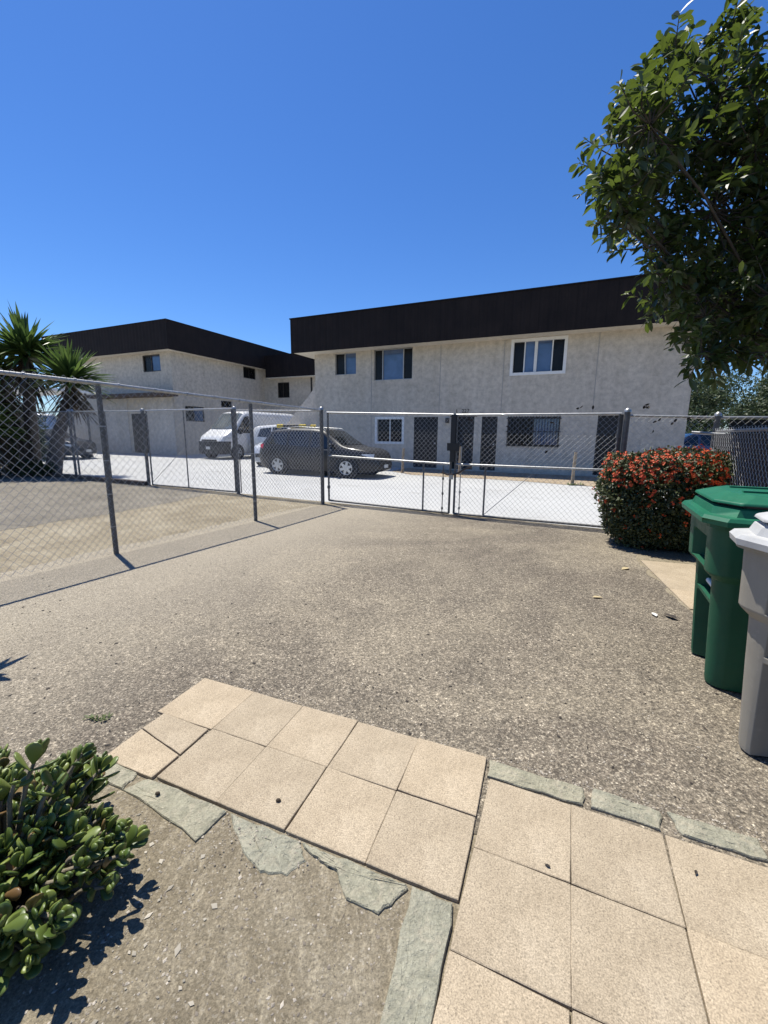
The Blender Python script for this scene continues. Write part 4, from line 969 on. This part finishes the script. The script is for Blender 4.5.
# ------------------------------------------------------------------ wheelie bins
def bin_(label, fx, fy, ang, body_m, lid_m, group, lean=1.0):
    """front face centre on the ground at fx, fy; front looks along +x of the local frame"""
    root = thing('wheelie_bin', label, 'bin', (fx, fy, 0), ang, group)
    def ring(z, xf, xb, hw, ch_, rad, nw, nd):
        """front at xf, back at xb, half width hw, notch half width nw and depth nd"""
        p = []; c = rad
        p += [(xf-nd, -nw*.0-0.0)] if False else []
        p += [(xf-nd, 0), (xf-nd, nw-.012), (xf-min(nd, .004), nw+.012 if nd > .01 else nw+.004)]
        p += [(xf, nw+.03)]
        for a in (0, 22.5, 45, 67.5, 90):
            p.append((xf-c+c*math.cos(R(a)), hw-c+c*math.sin(R(a))))
        p += [(xb+.05, hw), (xb+.015, hw-.015), (xb, hw-.05)]
        q_ = [(x, -y) for x, y in p[::-1][:-1]]
        full = p+q_
        return [(x, y, z) for x, y in full]
    prof = [ # z, front, back, half width, radius, notch half width, notch depth
        (0.015, .000, -.46, .265, .075, .085, .085), (.05, .006, -.50, .272, .08, .085, .09), (.40, .030, -.56, .292, .085, .085, .09), (.47, .034, -.57, .296, .085, .085, .09),
        (.475, .034, -.57, .296, .085, .085, .012), (.50, .036, -.57, .297, .085, .085, .012), (.505, .036, -.57, .297, .085, .085, .09), (.60, .042, -.585, .302, .085, .085, .09), (.62, .043, -.587, .303, .085, .085, .03),
        (.655, .046, -.59, .305, .085, .085, .010), (.69, .085, -.595, .335, .09, .085, .010), (.70, .090, -.60, .340, .09, .085, .012), (.705, .09, -.60, .34, .09, .085, .075),
        (.86, .098, -.615, .345, .09, .085, .075), (.88, .099, -.617, .346, .09, .085, .012), (.985, .104, -.63, .352, .09, .085, .004), (1.0, .105, -.63, .353, .09, .085, .004)]
    mb = MB(); mb.loft([ring(z, f, b, h, 0, r, nw, nd) for z, f, b, h, r, nw, nd in [(z_, f_*lean, b_, h_, r_, w_*1.85, d_) for z_, f_, b_, h_, r_, w_, d_ in prof]], True, True, False, False); body = mb.build('body', body_m, root)
    
    for p_ in body.data.polygons: p_.use_smooth = len(p_.vertices) == 4
    body.data.set_sharp_from_angle(angle=R(38))
    rm = MB(); ro = lambda z, e: ring(z, .105*lean+e, -.635-e, .353+e, 0, .09+e*.5, .08, .002)
    rm.loft([ro(.965, .004), ro(.965, .022), ro(1.002, .026), ro(1.002, .004)], True, False, False); rm.build('rim', body_m, body)
    # lid with chamfered front corners
    def oct_(z, e, f=.13, ch=.12):
        xf = f-.105*(1-lean)+e; xb = -.66; hw = .385+e
        return [(xf, -hw+ch, z), (xf, hw-ch, z), (xf-ch*.75, hw, z), (xb, hw, z), (xb, -hw, z), (xf-ch*.75, -hw, z)]
    ld = MB(); ld.loft([oct_(.985, .0), oct_(.985, .026), oct_(1.012, .030), oct_(1.03, .018), oct_(1.034, -.018), oct_(1.072, -.03), oct_(1.080, -.045)], True, False, True); lid = ld.build('lid', lid_m, root)
    def oct2(z, e, f=.085):
        ch = .13; xf = f-.105*(1-lean)+e; xb = -.64; hw = .34+e
        return [(xf, -hw+ch, z), (xf, hw-ch, z), (xf-ch*.75, hw, z), (xb, hw*.97, z), (xb, -hw*.97, z), (xf-ch*.75, -hw, z)]
    gp = MB(); gp.loft([oct2(1.078, -.015), oct2(1.100, -.015)], True, False, True); gp.build('lid_gap', 'black', lid)
    top = MB()
    a = oct2(1.096, .022); b_ = oct2(1.108, .024)
    c = [(x*.78-.06 if x > -.5 else x+.02, y*.80, 1.145) for x, y, z in oct2(0, 0)]
    top.loft([a, b_, c], True, True, True); hl = top.build('lid_top', lid_m, lid)
    rb = MB()
    for y in (-.13, .13):
        rb = MB(); rb.box(-.45, -.05, y-.012, y+.012, 1.14, 1.155); rb.build('lid_rib', lid_m, hl)
    
    for o_, w_ in ((lid, .012), (hl, .014), (body, .006)):
        bv = o_.modifiers.new('bevel', 'BEVEL'); bv.width = w_; bv.segments = 3; bv.limit_method = 'ANGLE'; bv.angle_limit = R(18 if o_ is not body else 34); bv.harden_normals = False
        o_.data.polygons.foreach_set('use_smooth', [True]*len(o_.data.polygons))
        wn = o_.modifiers.new('normals', 'WEIGHTED_NORMAL'); wn.keep_sharp = True
    gb_ = MB().tube([(-.012, -.10, .555), (-.012, .10, .555)], .016, 10); gb_.build('grab_bar', 'white_frame', root)
    hd = MB().tube([(-.66, -.26, .95), (-.72, -.26, 1.0), (-.72, .26, 1.0), (-.66, .26, .95)], .018, 8); hd.build('handle', body_m, root)
    for s in (1, -1):
        w = MB(); w.disc((-.52, s*.31, .13), (0, 1, 0), .13, .05, 20); wo_ = w.build('wheel', 'tyre', root)
        w = MB(); w.disc((-.52, s*.338, .13), (0, 1, 0), .05, .01, 12); w.build('hub', body_m, wo_)
    return root
# green: front corners near (2.19,2.77) and (1.96,2.31)
def bin_at(label, c0, c1, bm, lm, lean=1.0):
    cx, cy = (c0[0]+c1[0])/2, (c0[1]+c1[1])/2; t = Vector((c1[0]-c0[0], c1[1]-c0[1])).normalized(); n = Vector((t.y, -t.x))
    if n.x > 0: n = -n
    r_ = bin_(label, cx, cy, math.atan2(n.y, n.x), bm, lm, 'wheelie bins standing at the right edge of the driveway', lean); r_.scale = (1, 1, 1.035); return r_
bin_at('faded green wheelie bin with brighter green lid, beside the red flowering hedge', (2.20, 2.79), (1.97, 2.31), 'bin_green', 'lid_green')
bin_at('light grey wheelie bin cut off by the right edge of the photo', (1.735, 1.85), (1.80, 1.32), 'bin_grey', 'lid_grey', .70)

# ------------------------------------------------------------------ hedge with red flowers
def rand_unit(q):
    while True:
        v = Vector((q.uniform(-1, 1), q.uniform(-1, 1), q.uniform(-1, 1)))
        if 0.05 < v.length < 1: return v.normalized()
q = random.Random(11)
HC = Vector((3.84, 5.64, 0)); ha = ANG-.08
hg = thing('flowering_hedge', 'clipped bushy hedge covered with orange red flowers beside the gate', 'hedge', HC, ha)
hx, hy, hz = .77, .52, 1.22
leaves = MB(); fls = MB(); stems = MB()
def hsurf():
    # point on a lumpy rounded box, denser to the outside
    while True:
        p = Vector((q.uniform(-1, 1), q.uniform(-1, 1), q.uniform(-1, 1)))
        m_ = (abs(p.x)**4+abs(p.y)**4+abs(p.z)**4)**.25
        if m_ > .35: break
    r = q.choice([1.0, 1.0, .97, .9, .8, .7, .55])*(1+.07*math.sin(p.x*5+p.y*4)+.05*math.sin(p.z*9+p.x*7)+q.uniform(-.05, .06))
    d = p/m_*r; taper = .80+.20*min(1, (d.z+1)*.9)
    return Vector((d.x*hx*taper, d.y*hy*taper, .03+(d.z*.5+.5)*hz)), Vector((d.x/hx, d.y/hy, d.z*.8)).normalized()
for i in range(42000):
    p, n_ = hsurf()
    if p.z < .0: continue
    d = (n_*.6+rand_unit(q)).normalized(); leaf_shape(leaves, p, d, (n_+rand_unit(q)*.6+Vector((0, 0, .4))).normalized(), q.uniform(.034, .062), q.uniform(.020, .033), .3)
for i in range(5200):
    p, n_ = hsurf()
    if (p-Vector((0, 0, hz*.5))).length < .45: continue
    if p.z < hz*.74 and q.random() < .80: continue
    if p.z < hz*.4 and q.random() < .7: continue
    p = p+n_*.02
    for k in range(q.randint(3, 5)):
        c = p+rand_unit(q)*.022
        for j in range(4):
            a = j*math.pi/2+q.uniform(-.3, .3); t1 = n_.cross(Vector((0, 0, 1)) if abs(n_.z) < .9 else Vector((1, 0, 0))).normalized(); t2 = n_.cross(t1)
            leaf_shape(fls, c, (t1*math.cos(a)+t2*math.sin(a)+n_*.4), n_, .018, .014, .1)
for i in range(26):
    p, n_ = hsurf(); b0 = Vector((p.x*.35, p.y*.35, 0)); stems.tube([b0, (b0+p)*.5+rand_unit(q)*.05, p*.95], [.013, .009, .004], 5)
leaves.build('foliage', 'hedge_leaf', hg); fls.build('flowers', 'flower', hg); stems.build('stems', 'bark', hg)

# ------------------------------------------------------------------ the big leafy tree at the right
q = random.Random(3)
CL = [(3.62, 6.22, 5.90, 0.40), (3.77, 5.62, 5.42, 0.48), (4.72, 6.27, 5.60, 0.60), (2.71, 5.01, 4.66, 0.43), (3.73, 5.75, 4.98, 0.66), (4.15, 5.43, 4.69, 0.68), (2.93, 6.02, 4.91, 0.44), (2.48, 5.14, 4.08, 0.30), (3.42, 6.12, 4.52, 0.65), (3.9, 5.66, 4.19, 0.72), (4.99, 6.16, 4.32, 0.79), (3.29, 5.57, 3.76, 0.42), (4.01, 6.0, 3.46, 0.66), (4.96, 6.28, 3.5, 0.83), (3.85, 5.42, 2.92, 0.36), (4.83, 6.26, 3.0, 0.55), (5.32, 6.2, 3.15, 0.6), (3.68, 5.15, 2.47, 0.21), (4.80, 5.75, 2.55, 0.22), (5.34, 5.89, 4.95, 0.85), (5.97, 6.22, 3.99, 1.21), (5.69, 5.83, 3.35, 0.75), (4.25, 5.09, 5.05, 0.5)]
TS_ = 0.78      # the crown hangs about four metres from the camera
TB = Vector((5.30, 4.60, 0))
tr = thing('broadleaf_tree', 'large glossy leaved tree filling the upper right corner of the photo', 'tree', TB)
trunk = MB(); limbs = MB()
trunk.tube([TB, TB+Vector((-.05, .02, .8)), TB+Vector((-.15, .05, 1.5)), TB+Vector((-.3, .3, 2.3))], [.19, .16, .14, .12], 10)
fork = TB+Vector((-.3, .3, 2.25))
crown = MB()
def twig_leaves(p, d, L, nleaf):
    for i in range(nleaf):
        t = (i+1)/nleaf; b = p+d*L*t; a = i*2.4+q.random()
        side = d.cross(Vector((0, 0, 1)) if abs(d.z) < .9 else Vector((1, 0, 0))).normalized(); up = side.cross(d)
        ld = (d*q.uniform(.35, .8)+side*math.cos(a)+up*math.sin(a)+Vector((0, 0, -.12))).normalized()
        nr = (Vector((0, 0, 1))+rand_unit(q)*.7).normalized()
        leaf_shape(crown, b, ld, nr, q.uniform(.088, .145), q.uniform(.038, .060), q.uniform(.1, .45), q.uniform(0, .25), 4)
CL += [(3.28, 5.5, 3.42, .26), (2.52, 5.3, 4.3, .16), (2.62, 5.2, 3.82, .16), (2.75, 5.4, 5.0, .18), (3.05, 5.7, 5.45, .2), (3.4, 5.9, 5.95, .16), (4.0, 5.8, 6.0, .18), (4.6, 5.6, 5.95, .2), (4.35, 5.1, 3.05, .5), (4.05, 5.25, 2.55, .34), (4.5, 5.0, 3.7, .5), (5.0, 5.3, 3.0, .42), (4.7, 5.3, 4.3, .5)]
for (x, y, z, r) in CL:
    x, y, z, r = x*TS_, y*TS_, EYE+(z-EYE)*TS_, r*TS_
    c = Vector((x, y, z)); mid = fork.lerp(c, .5)+rand_unit(q)*.18+Vector((0, 0, -.12)); 
    limbs.tube([fork, fork.lerp(mid, .5)+rand_unit(q)*.06, mid, mid.lerp(c, .6)+rand_unit(q)*.06, c], [.028, .02, .014, .010, .005], 6)
    nt_ = int(9+62*min(r/TS_, 1.0)**2.0)
    for k in range(nt_):
        d0 = rand_unit(q); rr = r*q.uniform(.1, .85)**.8*.85
        p = c+d0*rr; d = (d0+Vector((0, 0, .35))+rand_unit(q)*.5).normalized(); L = q.uniform(.17, .33)*min(1.2, r+.5)
        limbs.tube([c.lerp(p, .2), p, p+d*L], [.008, .006, .003], 4, False)
        twig_leaves(p, d, L, q.randint(10, 15))
trunk.build('trunk', 'bark', tr, True); limbs.build('limbs', 'bark', tr, True); crown.build('crown', 'tree_leaf', tr, True)

# ------------------------------------------------------------------ background trees on the right and left
def far_tree(x, y, h, rad, label, mat, seed, n=1500):
    q = random.Random(seed); root = thing('background_tree', label, 'tree', (x, y, 0), 0, 'trees beyond the buildings')
    MB().tube([(0, 0, 0), (.1, 0, h*.3), (.15, .1, h*.6)], [.22, .17, .1], 8).build('trunk', 'bark', root)
    cr_ = MB(); lobes = [(Vector((q.uniform(-1, 1)*rad*.6, q.uniform(-1, 1)*rad*.6, h*q.uniform(.38, .82))), rad*q.uniform(.35, .6)) for _ in range(11)]
    lb_ = MB()
    for c, r in lobes: lb_.tube([(.1, 0, h*.3), Vector((.1, 0, h*.3)).lerp(c, .5)+rand_unit(q)*.2, c], [.09, .06, .02], 5)
    lb_.build('limbs', 'bark', root)
    for i in range(n):
        c, r = q.choice(lobes); d = rand_unit(q); p = c+Vector((d.x, d.y, d.z*.75))*r*q.uniform(.55, 1.05)
        for k in range(4): leaf_shape(cr_, p+rand_unit(q)*.14, rand_unit(q), (d+rand_unit(q)).normalized(), q.uniform(.16, .3), q.uniform(.07, .13), .2)
    cr_.build('crown', mat, root); return root
far_tree(24.6, 34.0, 6.4, 2.6, 'round green tree just right of the middle block, leftmost of the far trees', 'far_leaf', 31)
far_tree(28.4, 33.0, 7.2, 3.0, 'taller pale green tree behind the slatted fence, middle of the far trees', 'far_leaf', 32)
far_tree(25.2, 27.5, 6.2, 2.2, 'denser dark green tree at the right edge behind the slatted fence', 'far_leaf_dark', 33)
far_tree(31.0, 42.0, 8.0, 3.6, 'dark far tree filling the gap between the two pale trees', 'far_leaf_dark', 34)
far_tree(19.4, 27.0, 3.4, 1.7, 'low bushy tree behind the dark blue car', 'far_leaf_dark', 35, 900)

# ------------------------------------------------------------------ yuccas by the left lot
def blade(mb, p, d, L, wd, droop, q):
    d = d.normalized(); s = d.cross(Vector((0, 0, 1))); s = s.normalized() if s.length > .05 else Vector((1, 0, 0)); up = s.cross(d)
    prof = [.75, 1, .9, .6, 0]; vs = []
    for i, w in enumerate(prof):
        t = i/4; c = p+d*L*t-Vector((0, 0, 1))*droop*L*t*t; hw = wd*w/2
        if w: vs += [c-s*hw+up*hw*.5, c, c+s*hw+up*hw*.5]
        else: vs.append(c)
    fs = []
    for i in range(3):
        a = i*3; fs += [(a, a+1, a+4, a+3), (a+1, a+2, a+5, a+4)]
    fs += [(9, 10, 12), (10, 11, 12)]; mb.add(vs, fs)
def yucca(x, y, heads, label, seed, group='yuccas beside the left lot'):
    q = random.Random(seed); root = thing('yucca', label, 'yucca', (x, y, 0), 0, group)
    tk = MB(); gr = MB(); dd = MB()
    for hx_, hy_, hz_, sz in heads:
        top = Vector((hx_, hy_, hz_)); tk.tube([(0, 0, 0), (hx_*.35+q.uniform(-.1, .1), hy_*.35, hz_*.4), (hx_*.8, hy_*.8, hz_*.75), top], [.26, .2, .15, .10], 9)
        for i in range(190):
            el = math.asin(q.uniform(-.25, 1)); az = q.uniform(0, 2*math.pi); d = Vector((math.cos(az)*math.cos(el), math.sin(az)*math.cos(el), math.sin(el)))
            blade(gr, top+Vector((0, 0, q.uniform(-.15, .15))), d, sz*q.uniform(.75, 1.08), 
                  .10*sz, .03+.14*(1-max(0, d.z)), q)
        for i in range(70):
            az = q.uniform(0, 2*math.pi); d = Vector((math.cos(az)*.8, math.sin(az)*.8, q.uniform(-.9, -.15)))
            blade(dd, top+Vector((0, 0, q.uniform(-.8, -.1))), d, sz*q.uniform(.5, .85), .06*sz, .45, q)
    tk.build('trunk', 'palm_bark', root); gr.build('leaves', 'yucca_leaf', root); dd.build('dead_leaves', 'yucca_dead', root); return root
yucca(-11.3, 14.3, [(1.05, -.1, 3.05, 1.3)], 'right yucca with one bright green rosette, in front of the left building', 41)
yucca(-12.2, 14.6, [(.45, -.2, 3.95, 1.5), (-.9, .2, 3.3, 1.4)], 'taller yucca with two rosettes at the left edge of the photo', 42)
yucca(-12.6, 13.4, [(-.3, .1, 2.1, 1.3), (.5, -.3, 1.5, 1.1)], 'low shaded yucca clump at the foot of the taller ones', 43)
def shrub(x, y, rx, ry, hz, label, seed, n=2600, mat='far_leaf_dark', sz=(.06, .13)):
    q = random.Random(seed); root = thing('shrub', label, 'shrub', (x, y, 0), 0, 'dark shrubs under the yuccas'); lf = MB(); stm = MB()
    for i in range(n):
        d = rand_unit(q); k = q.uniform(.45, 1.0)*(1+.15*math.sin(d.x*6+d.z*5)); p = Vector((d.x*rx*k, d.y*ry*k, hz*.5+d.z*hz*.5*k))
        if p.z < .02: continue
        leaf_shape(lf, p, (d+rand_unit(q)).normalized(), rand_unit(q), q.uniform(*sz), q.uniform(sz[0]*.5, sz[1]*.5), .2)
    for i in range(12):
        d = rand_unit(q); stm.tube([(0, 0, 0), (d.x*rx*.4, d.y*ry*.4, hz*.4), (d.x*rx*.8, d.y*ry*.8, hz*.7)], [.03, .02, .006], 5)
    lf.build('foliage', mat, root); stm.build('stems', 'bark', root); return root
shrub(-14.3, 15.4, 1.9, 1.0, 2.5, 'dark leafy shrub at the left edge, behind the fence mesh', 51, 5200)
shrub(-13.75, 15.7, 1.25, .8, 2.7, 'dark shrub right behind the yucca trunks', 52, 7000)
shrub(-11.6, 13.75, .9, .35, .5, 'low dark ground shrub at the foot of the right yucca', 53, 900)
cp_ = thing('carport', 'white roofed carport far left behind the yuccas', 'carport', (-20.0, 23.5, 0), ANG)
mb = MB(); mb.box(-3, 3.2, -2, 2, 3.5, 3.62); mb.build('roof', 'white_frame', cp_)
for x in (-2.8, 3.0):
    for y in (-1.8, 1.8): MB().tube([(x, y, 0), (x, y, 3.497)], .06, 8).build('post', 'galv_dark', cp_)

# ------------------------------------------------------------------ jade plant bottom left
q = random.Random(17)
JB = Vector((-1.24, 1.06, 0))
jd = thing('jade_plant', 'thick leaved green jade plant in the bottom left corner', 'plant', JB)
js = MB(); jl = MB(); jr = MB()
def fat_leaf(mb, b, d, nrm, L, wd, th):
    d = d.normalized(); s = d.cross(nrm).normalized(); u = s.cross(d)
    prof = [(0, .16), (.25, .55), (.55, .95), (.78, 1.0), (.93, .68), (1.0, .22)]; n = 8; rings = []
    for t, w in prof:
        c = b+d*L*t+u*(.16*L*t*t); ring = []
        for k in range(n):
            a = 2*math.pi*k/n; ring.append(c+s*math.cos(a)*wd*.5*w+u*math.sin(a)*th*.5*(w**.6))
        rings.append(ring)
    mb.loft(rings, True, False, True, True)
def rosette(p, d, sz):
    d = d.normalized(); side = d.cross(Vector((.3, .2, 1))).normalized(); up = side.cross(d)
    for lv in range(3):
        for k in range(2):
            a = lv*math.pi/2+k*math.pi+q.uniform(-.25, .25); open_ = (1.15, .75, .35)[lv]
            r_ = side*math.cos(a)+up*math.sin(a); ld = d*math.cos(open_)+r_*math.sin(open_)
            L = sz*(1, .95, .7)[lv]*q.uniform(.85, 1.12); m_ = jr if q.random() < .06 else jl
            fat_leaf(m_, p-d*(.02*(2-lv)), ld, (d-ld*.5+rand_unit(q)*.15), L, L*q.uniform(.52, .66), .011)
tips = []
for i in range(250):
    az = q.uniform(0, 2*math.pi); el = math.asin(q.uniform(.05, 1))
    r = q.uniform(.66, 1.0)*(1+.12*math.sin(az*4+el*5))
    p = Vector((math.cos(az)*math.cos(el)*.41*r, math.sin(az)*math.cos(el)*.46*r, .06+math.sin(el)*.37*r*(1+.18*math.sin(3*az))))
    tips.append(p)
for p in tips:
    b0 = Vector((p.x*.18, p.y*.18, 0)); m1 = Vector((p.x*.5, p.y*.5, p.z*.42))+rand_unit(q)*.03
    js.tube([b0, m1, p*.82+Vector((0, 0, .01)), p], [.012, .009, .007, .005], 6)
    d = Vector((p.x, p.y, p.z*.9+.12)).normalized(); rosette(p, (d+rand_unit(q)*.35).normalized(), q.uniform(.052, .078))
    if q.random() < .75: rosette(p*.74+rand_unit(q)*.03, (d+rand_unit(q)*.6).normalized(), q.uniform(.042, .06))
js.build('stems', 'jade_stem', jd); jd.scale = (.97, .97, 1.0); jl.build('leaves', 'jade_leaf', jd); jr.build('reddish_leaves', 'jade_tip', jd)
# a spiky plant just outside the left edge: its shadow falls into the picture
sp_ = thing('spiky_plant', 'spiky plant past the left edge whose leaf shadow lies on the sandy asphalt', 'plant', (-2.95, 2.78, 0)); mb = MB()
for i in range(44):
    az = q.uniform(0, 6.28); el = math.asin(q.uniform(-.1, 1)); d = Vector((math.cos(az)*math.cos(el), math.sin(az)*math.cos(el), math.sin(el))); blade(mb, Vector((.12, -.04, 1.30)), d, q.uniform(.20, .32), .06, .25, q)
mb.build('leaves', 'yucca_leaf', sp_); MB().tube([(-.05, .02, 0), (0, 0, .6), (.12, -.04, 1.32)], [.05, .04, .03], 8).build('stem', 'palm_bark', sp_)

# ------------------------------------------------------------------ small things
for (x, y), h, l in (((.70, 16.26), .95, 'weathered wooden stake in the planting bed, left of the dark doors'), ((5.76, 12.83), 1.0, 'wooden stake with a weed at its foot near the hedge'), ((2.79, 15.68), 1.05, 'thin wooden stake in the bed behind the gate latch')):
    o = MB().tube([(0, 0, -.02), (.01, 0, h*.5), (.03, .01, h)], [.055, .05, .045], 8).build('wooden_stake', 'wood'); o.location = (x, y, 0); tag(o, l, 'stake', 'wooden stakes in the planting bed')
def weed(x, y, s, label, seed):
    q = random.Random(seed); mb = MB()
    for i in range(46):
        az = q.uniform(0, 6.28); d = Vector((math.cos(az), math.sin(az), q.uniform(.1, .8))); leaf_shape(mb, Vector((q.uniform(-1, 1)*s, q.uniform(-.4, .4)*s, .004)), d, Vector((0, 0, 1)), s*q.uniform(.25, .5), s*.16, .2)
    o = mb.build('weed', 'weed'); o.location = (x, y, .004); tag(o, label, 'weed', 'small weeds'); return o
weed(-1.50, 1.98, .06, 'small green weed on the sandy asphalt left of the walkway', 1)
weed(5.85, 12.75, .28, 'weed growing at the foot of the wooden stake', 2)
def groundleaf(x, y, z, L, label, mat='dryleaf', seed=0, name='dry_leaf', cat='leaf'):
    q = random.Random(seed); mb = MB(); leaf_shape(mb, Vector((-L/2, 0, .006)), Vector((1, q.uniform(-.2, .2), .03)), Vector((0, 0, 1)), L, L*.45, .3, 0, 4)
    o = mb.build(name, mat); o.location = (x, y, z); o.rotation_euler = (0, 0, q.uniform(0, 6)); tag(o, label, cat, 'fallen leaves'); return o
groundleaf(2.01, 3.72, .004, .10, 'pale yellow dry leaf lying on the driveway near the hedge', seed=3)
groundleaf(2.75, 4.60, .004, .13, 'dry leaf at the edge of the slab by the hedge', seed=4)
groundleaf(2.30, 3.35, .006, .09, 'pale crumpled leaf beside the green bin', 'paper', 5)
groundleaf(2.40, 3.30, .012, .12, 'dark withered leaf beside the green bin', 'darkleaf', 6)
groundleaf(1.09, 1.20, .013, .022, 'tiny dark leaf on the right paver below the flagstones', 'darkleaf', 7)
groundleaf(.585, 1.22, .013, .022, 'tiny dark leaf on the tall paver right of the long slab', 'darkleaf', 8)
for (x, y, z, l) in ((-.42, 1.47, .0155, 'small dark seed pod on a paver above the half buried flagstone'), (-.93, 1.50, .0125, 'small dark seed pod on the pale flagstone right of the jade plant')):
    pd = MB(); pd.loft([[(.011*math.cos(a*.785)*k, .008*math.sin(a*.785)*k, zz) for a in range(8)] for k, zz in ((.4, 0), (1, .005), (.8, .011), (.2, .014))], True, True, True, True)
    o = pd.build('seed_pod', 'pod'); o.location = (x, y, z); tag(o, l, 'seed pod', 'seed pods')
# gravel: real little stones on the dirt bed, along the edges and over the driveway
def stones(name, n, pick, size, mat, seed, flat=.6):
    q = np.random.default_rng(seed); V = []; Fc = []
    base = np.array([(1, 0, 0), (0, 1, 0), (-1, 0, 0), (0, -1, 0), (0, 0, 1), (0, 0, -.6)], float); tri = [(0, 1, 4), (1, 2, 4), (2, 3, 4), (3, 0, 4), (1, 0, 5), (2, 1, 5), (3, 2, 5), (0, 3, 5)]
    mb = MB(); k = 0
    while k < n:
        p = pick(q)
        if p is None: continue
        s = size[0]+(size[1]-size[0])*q.random()**3; sc_ = s*np.array([q.uniform(.7, 1.5), q.uniform(.6, 1.1), q.uniform(.4, .9)*flat]); a = q.uniform(0, 6.28)
        v = base*(1+q.uniform(-.3, .3, (6, 1)))*sc_; c, s_ = math.cos(a), math.sin(a)
        v = np.stack([v[:, 0]*c-v[:, 1]*s_+p[0], v[:, 0]*s_+v[:, 1]*c+p[1], v[:, 2]+p[2]], 1); mb.add(v.tolist(), tri); k += 1
    o = mb.build(name, mat); o['kind'] = 'stuff'; return o
def in_poly(x, y, poly):
    c = False; j = len(poly)-1
    for i in range(len(poly)):
        if ((poly[i][1] > y) != (poly[j][1] > y)) and (x < (poly[j][0]-poly[i][0])*(y-poly[i][1])/(poly[j][1]-poly[i][1])+poly[i][0]): c = not c
        j = i
    return c
DIRT = [(-1.9, .5), (.0, .5), (.10, 1.15), (-.2, 1.25), (-1.3, 1.75), (-1.9, 1.9)]
def pick_dirt(q):
    x, y = q.uniform(-1.9, .12), q.uniform(.5, 1.9); return (x, y, .001) if in_poly(x, y, DIRT) else None
stones('gravel', 7000, pick_dirt, (.0008, .0060), 'pebble', 1)
def pick_drv(q):
    y = 1.2+6.3*q.random()**3; x = q.uniform(-.75*y-.6, 3.0); return (x, y, .005) if in_poly(x, y, drv) else None
stones('driveway_grit', 13000, pick_drv, (.0016, .0060), 'pebble', 2)
def pick_fleck(q):
    y = 1.5+6*q.random()**1.5; x = q.uniform(-.75*y-.6, 3.0); return (x, y, .006) if in_poly(x, y, drv) else None
stones('dark_flecks', 700, pick_fleck, (.004, .012), 'darkleaf', 12, .3)
def pick_edge(q):
    t = q.random()
    if t < .5: x = q.uniform(-1.05, .5); y = 2.345-(x+1.05)*.415+abs(q.normal(0, .035))
    else: x = q.uniform(.5, 1.6); y = 1.715-(x-.5)*.42+abs(q.normal(0, .03))
    return (x, y, .005)
def pick_slab(q):
    x, y = q.uniform(-.62, -.25), q.uniform(1.2, 1.42); return (x, y, .007)
stones('slab_dust', 260, pick_slab, (.001, .005), 'pebble', 9)
stones('edge_gravel', 1800, pick_edge, (.001, .006), 'pebble', 3)
def pick_chip(q):
    x, y = q.uniform(-1.2, -.45), q.uniform(.7, 1.45); return (x, y, .003) if in_poly(x, y, DIRT) and q.random() < max(0, 1-abs(x+.75)*2) else None
stones('slate_chips', 120, pick_chip, (.003, .011), 'chip', 4, .25)
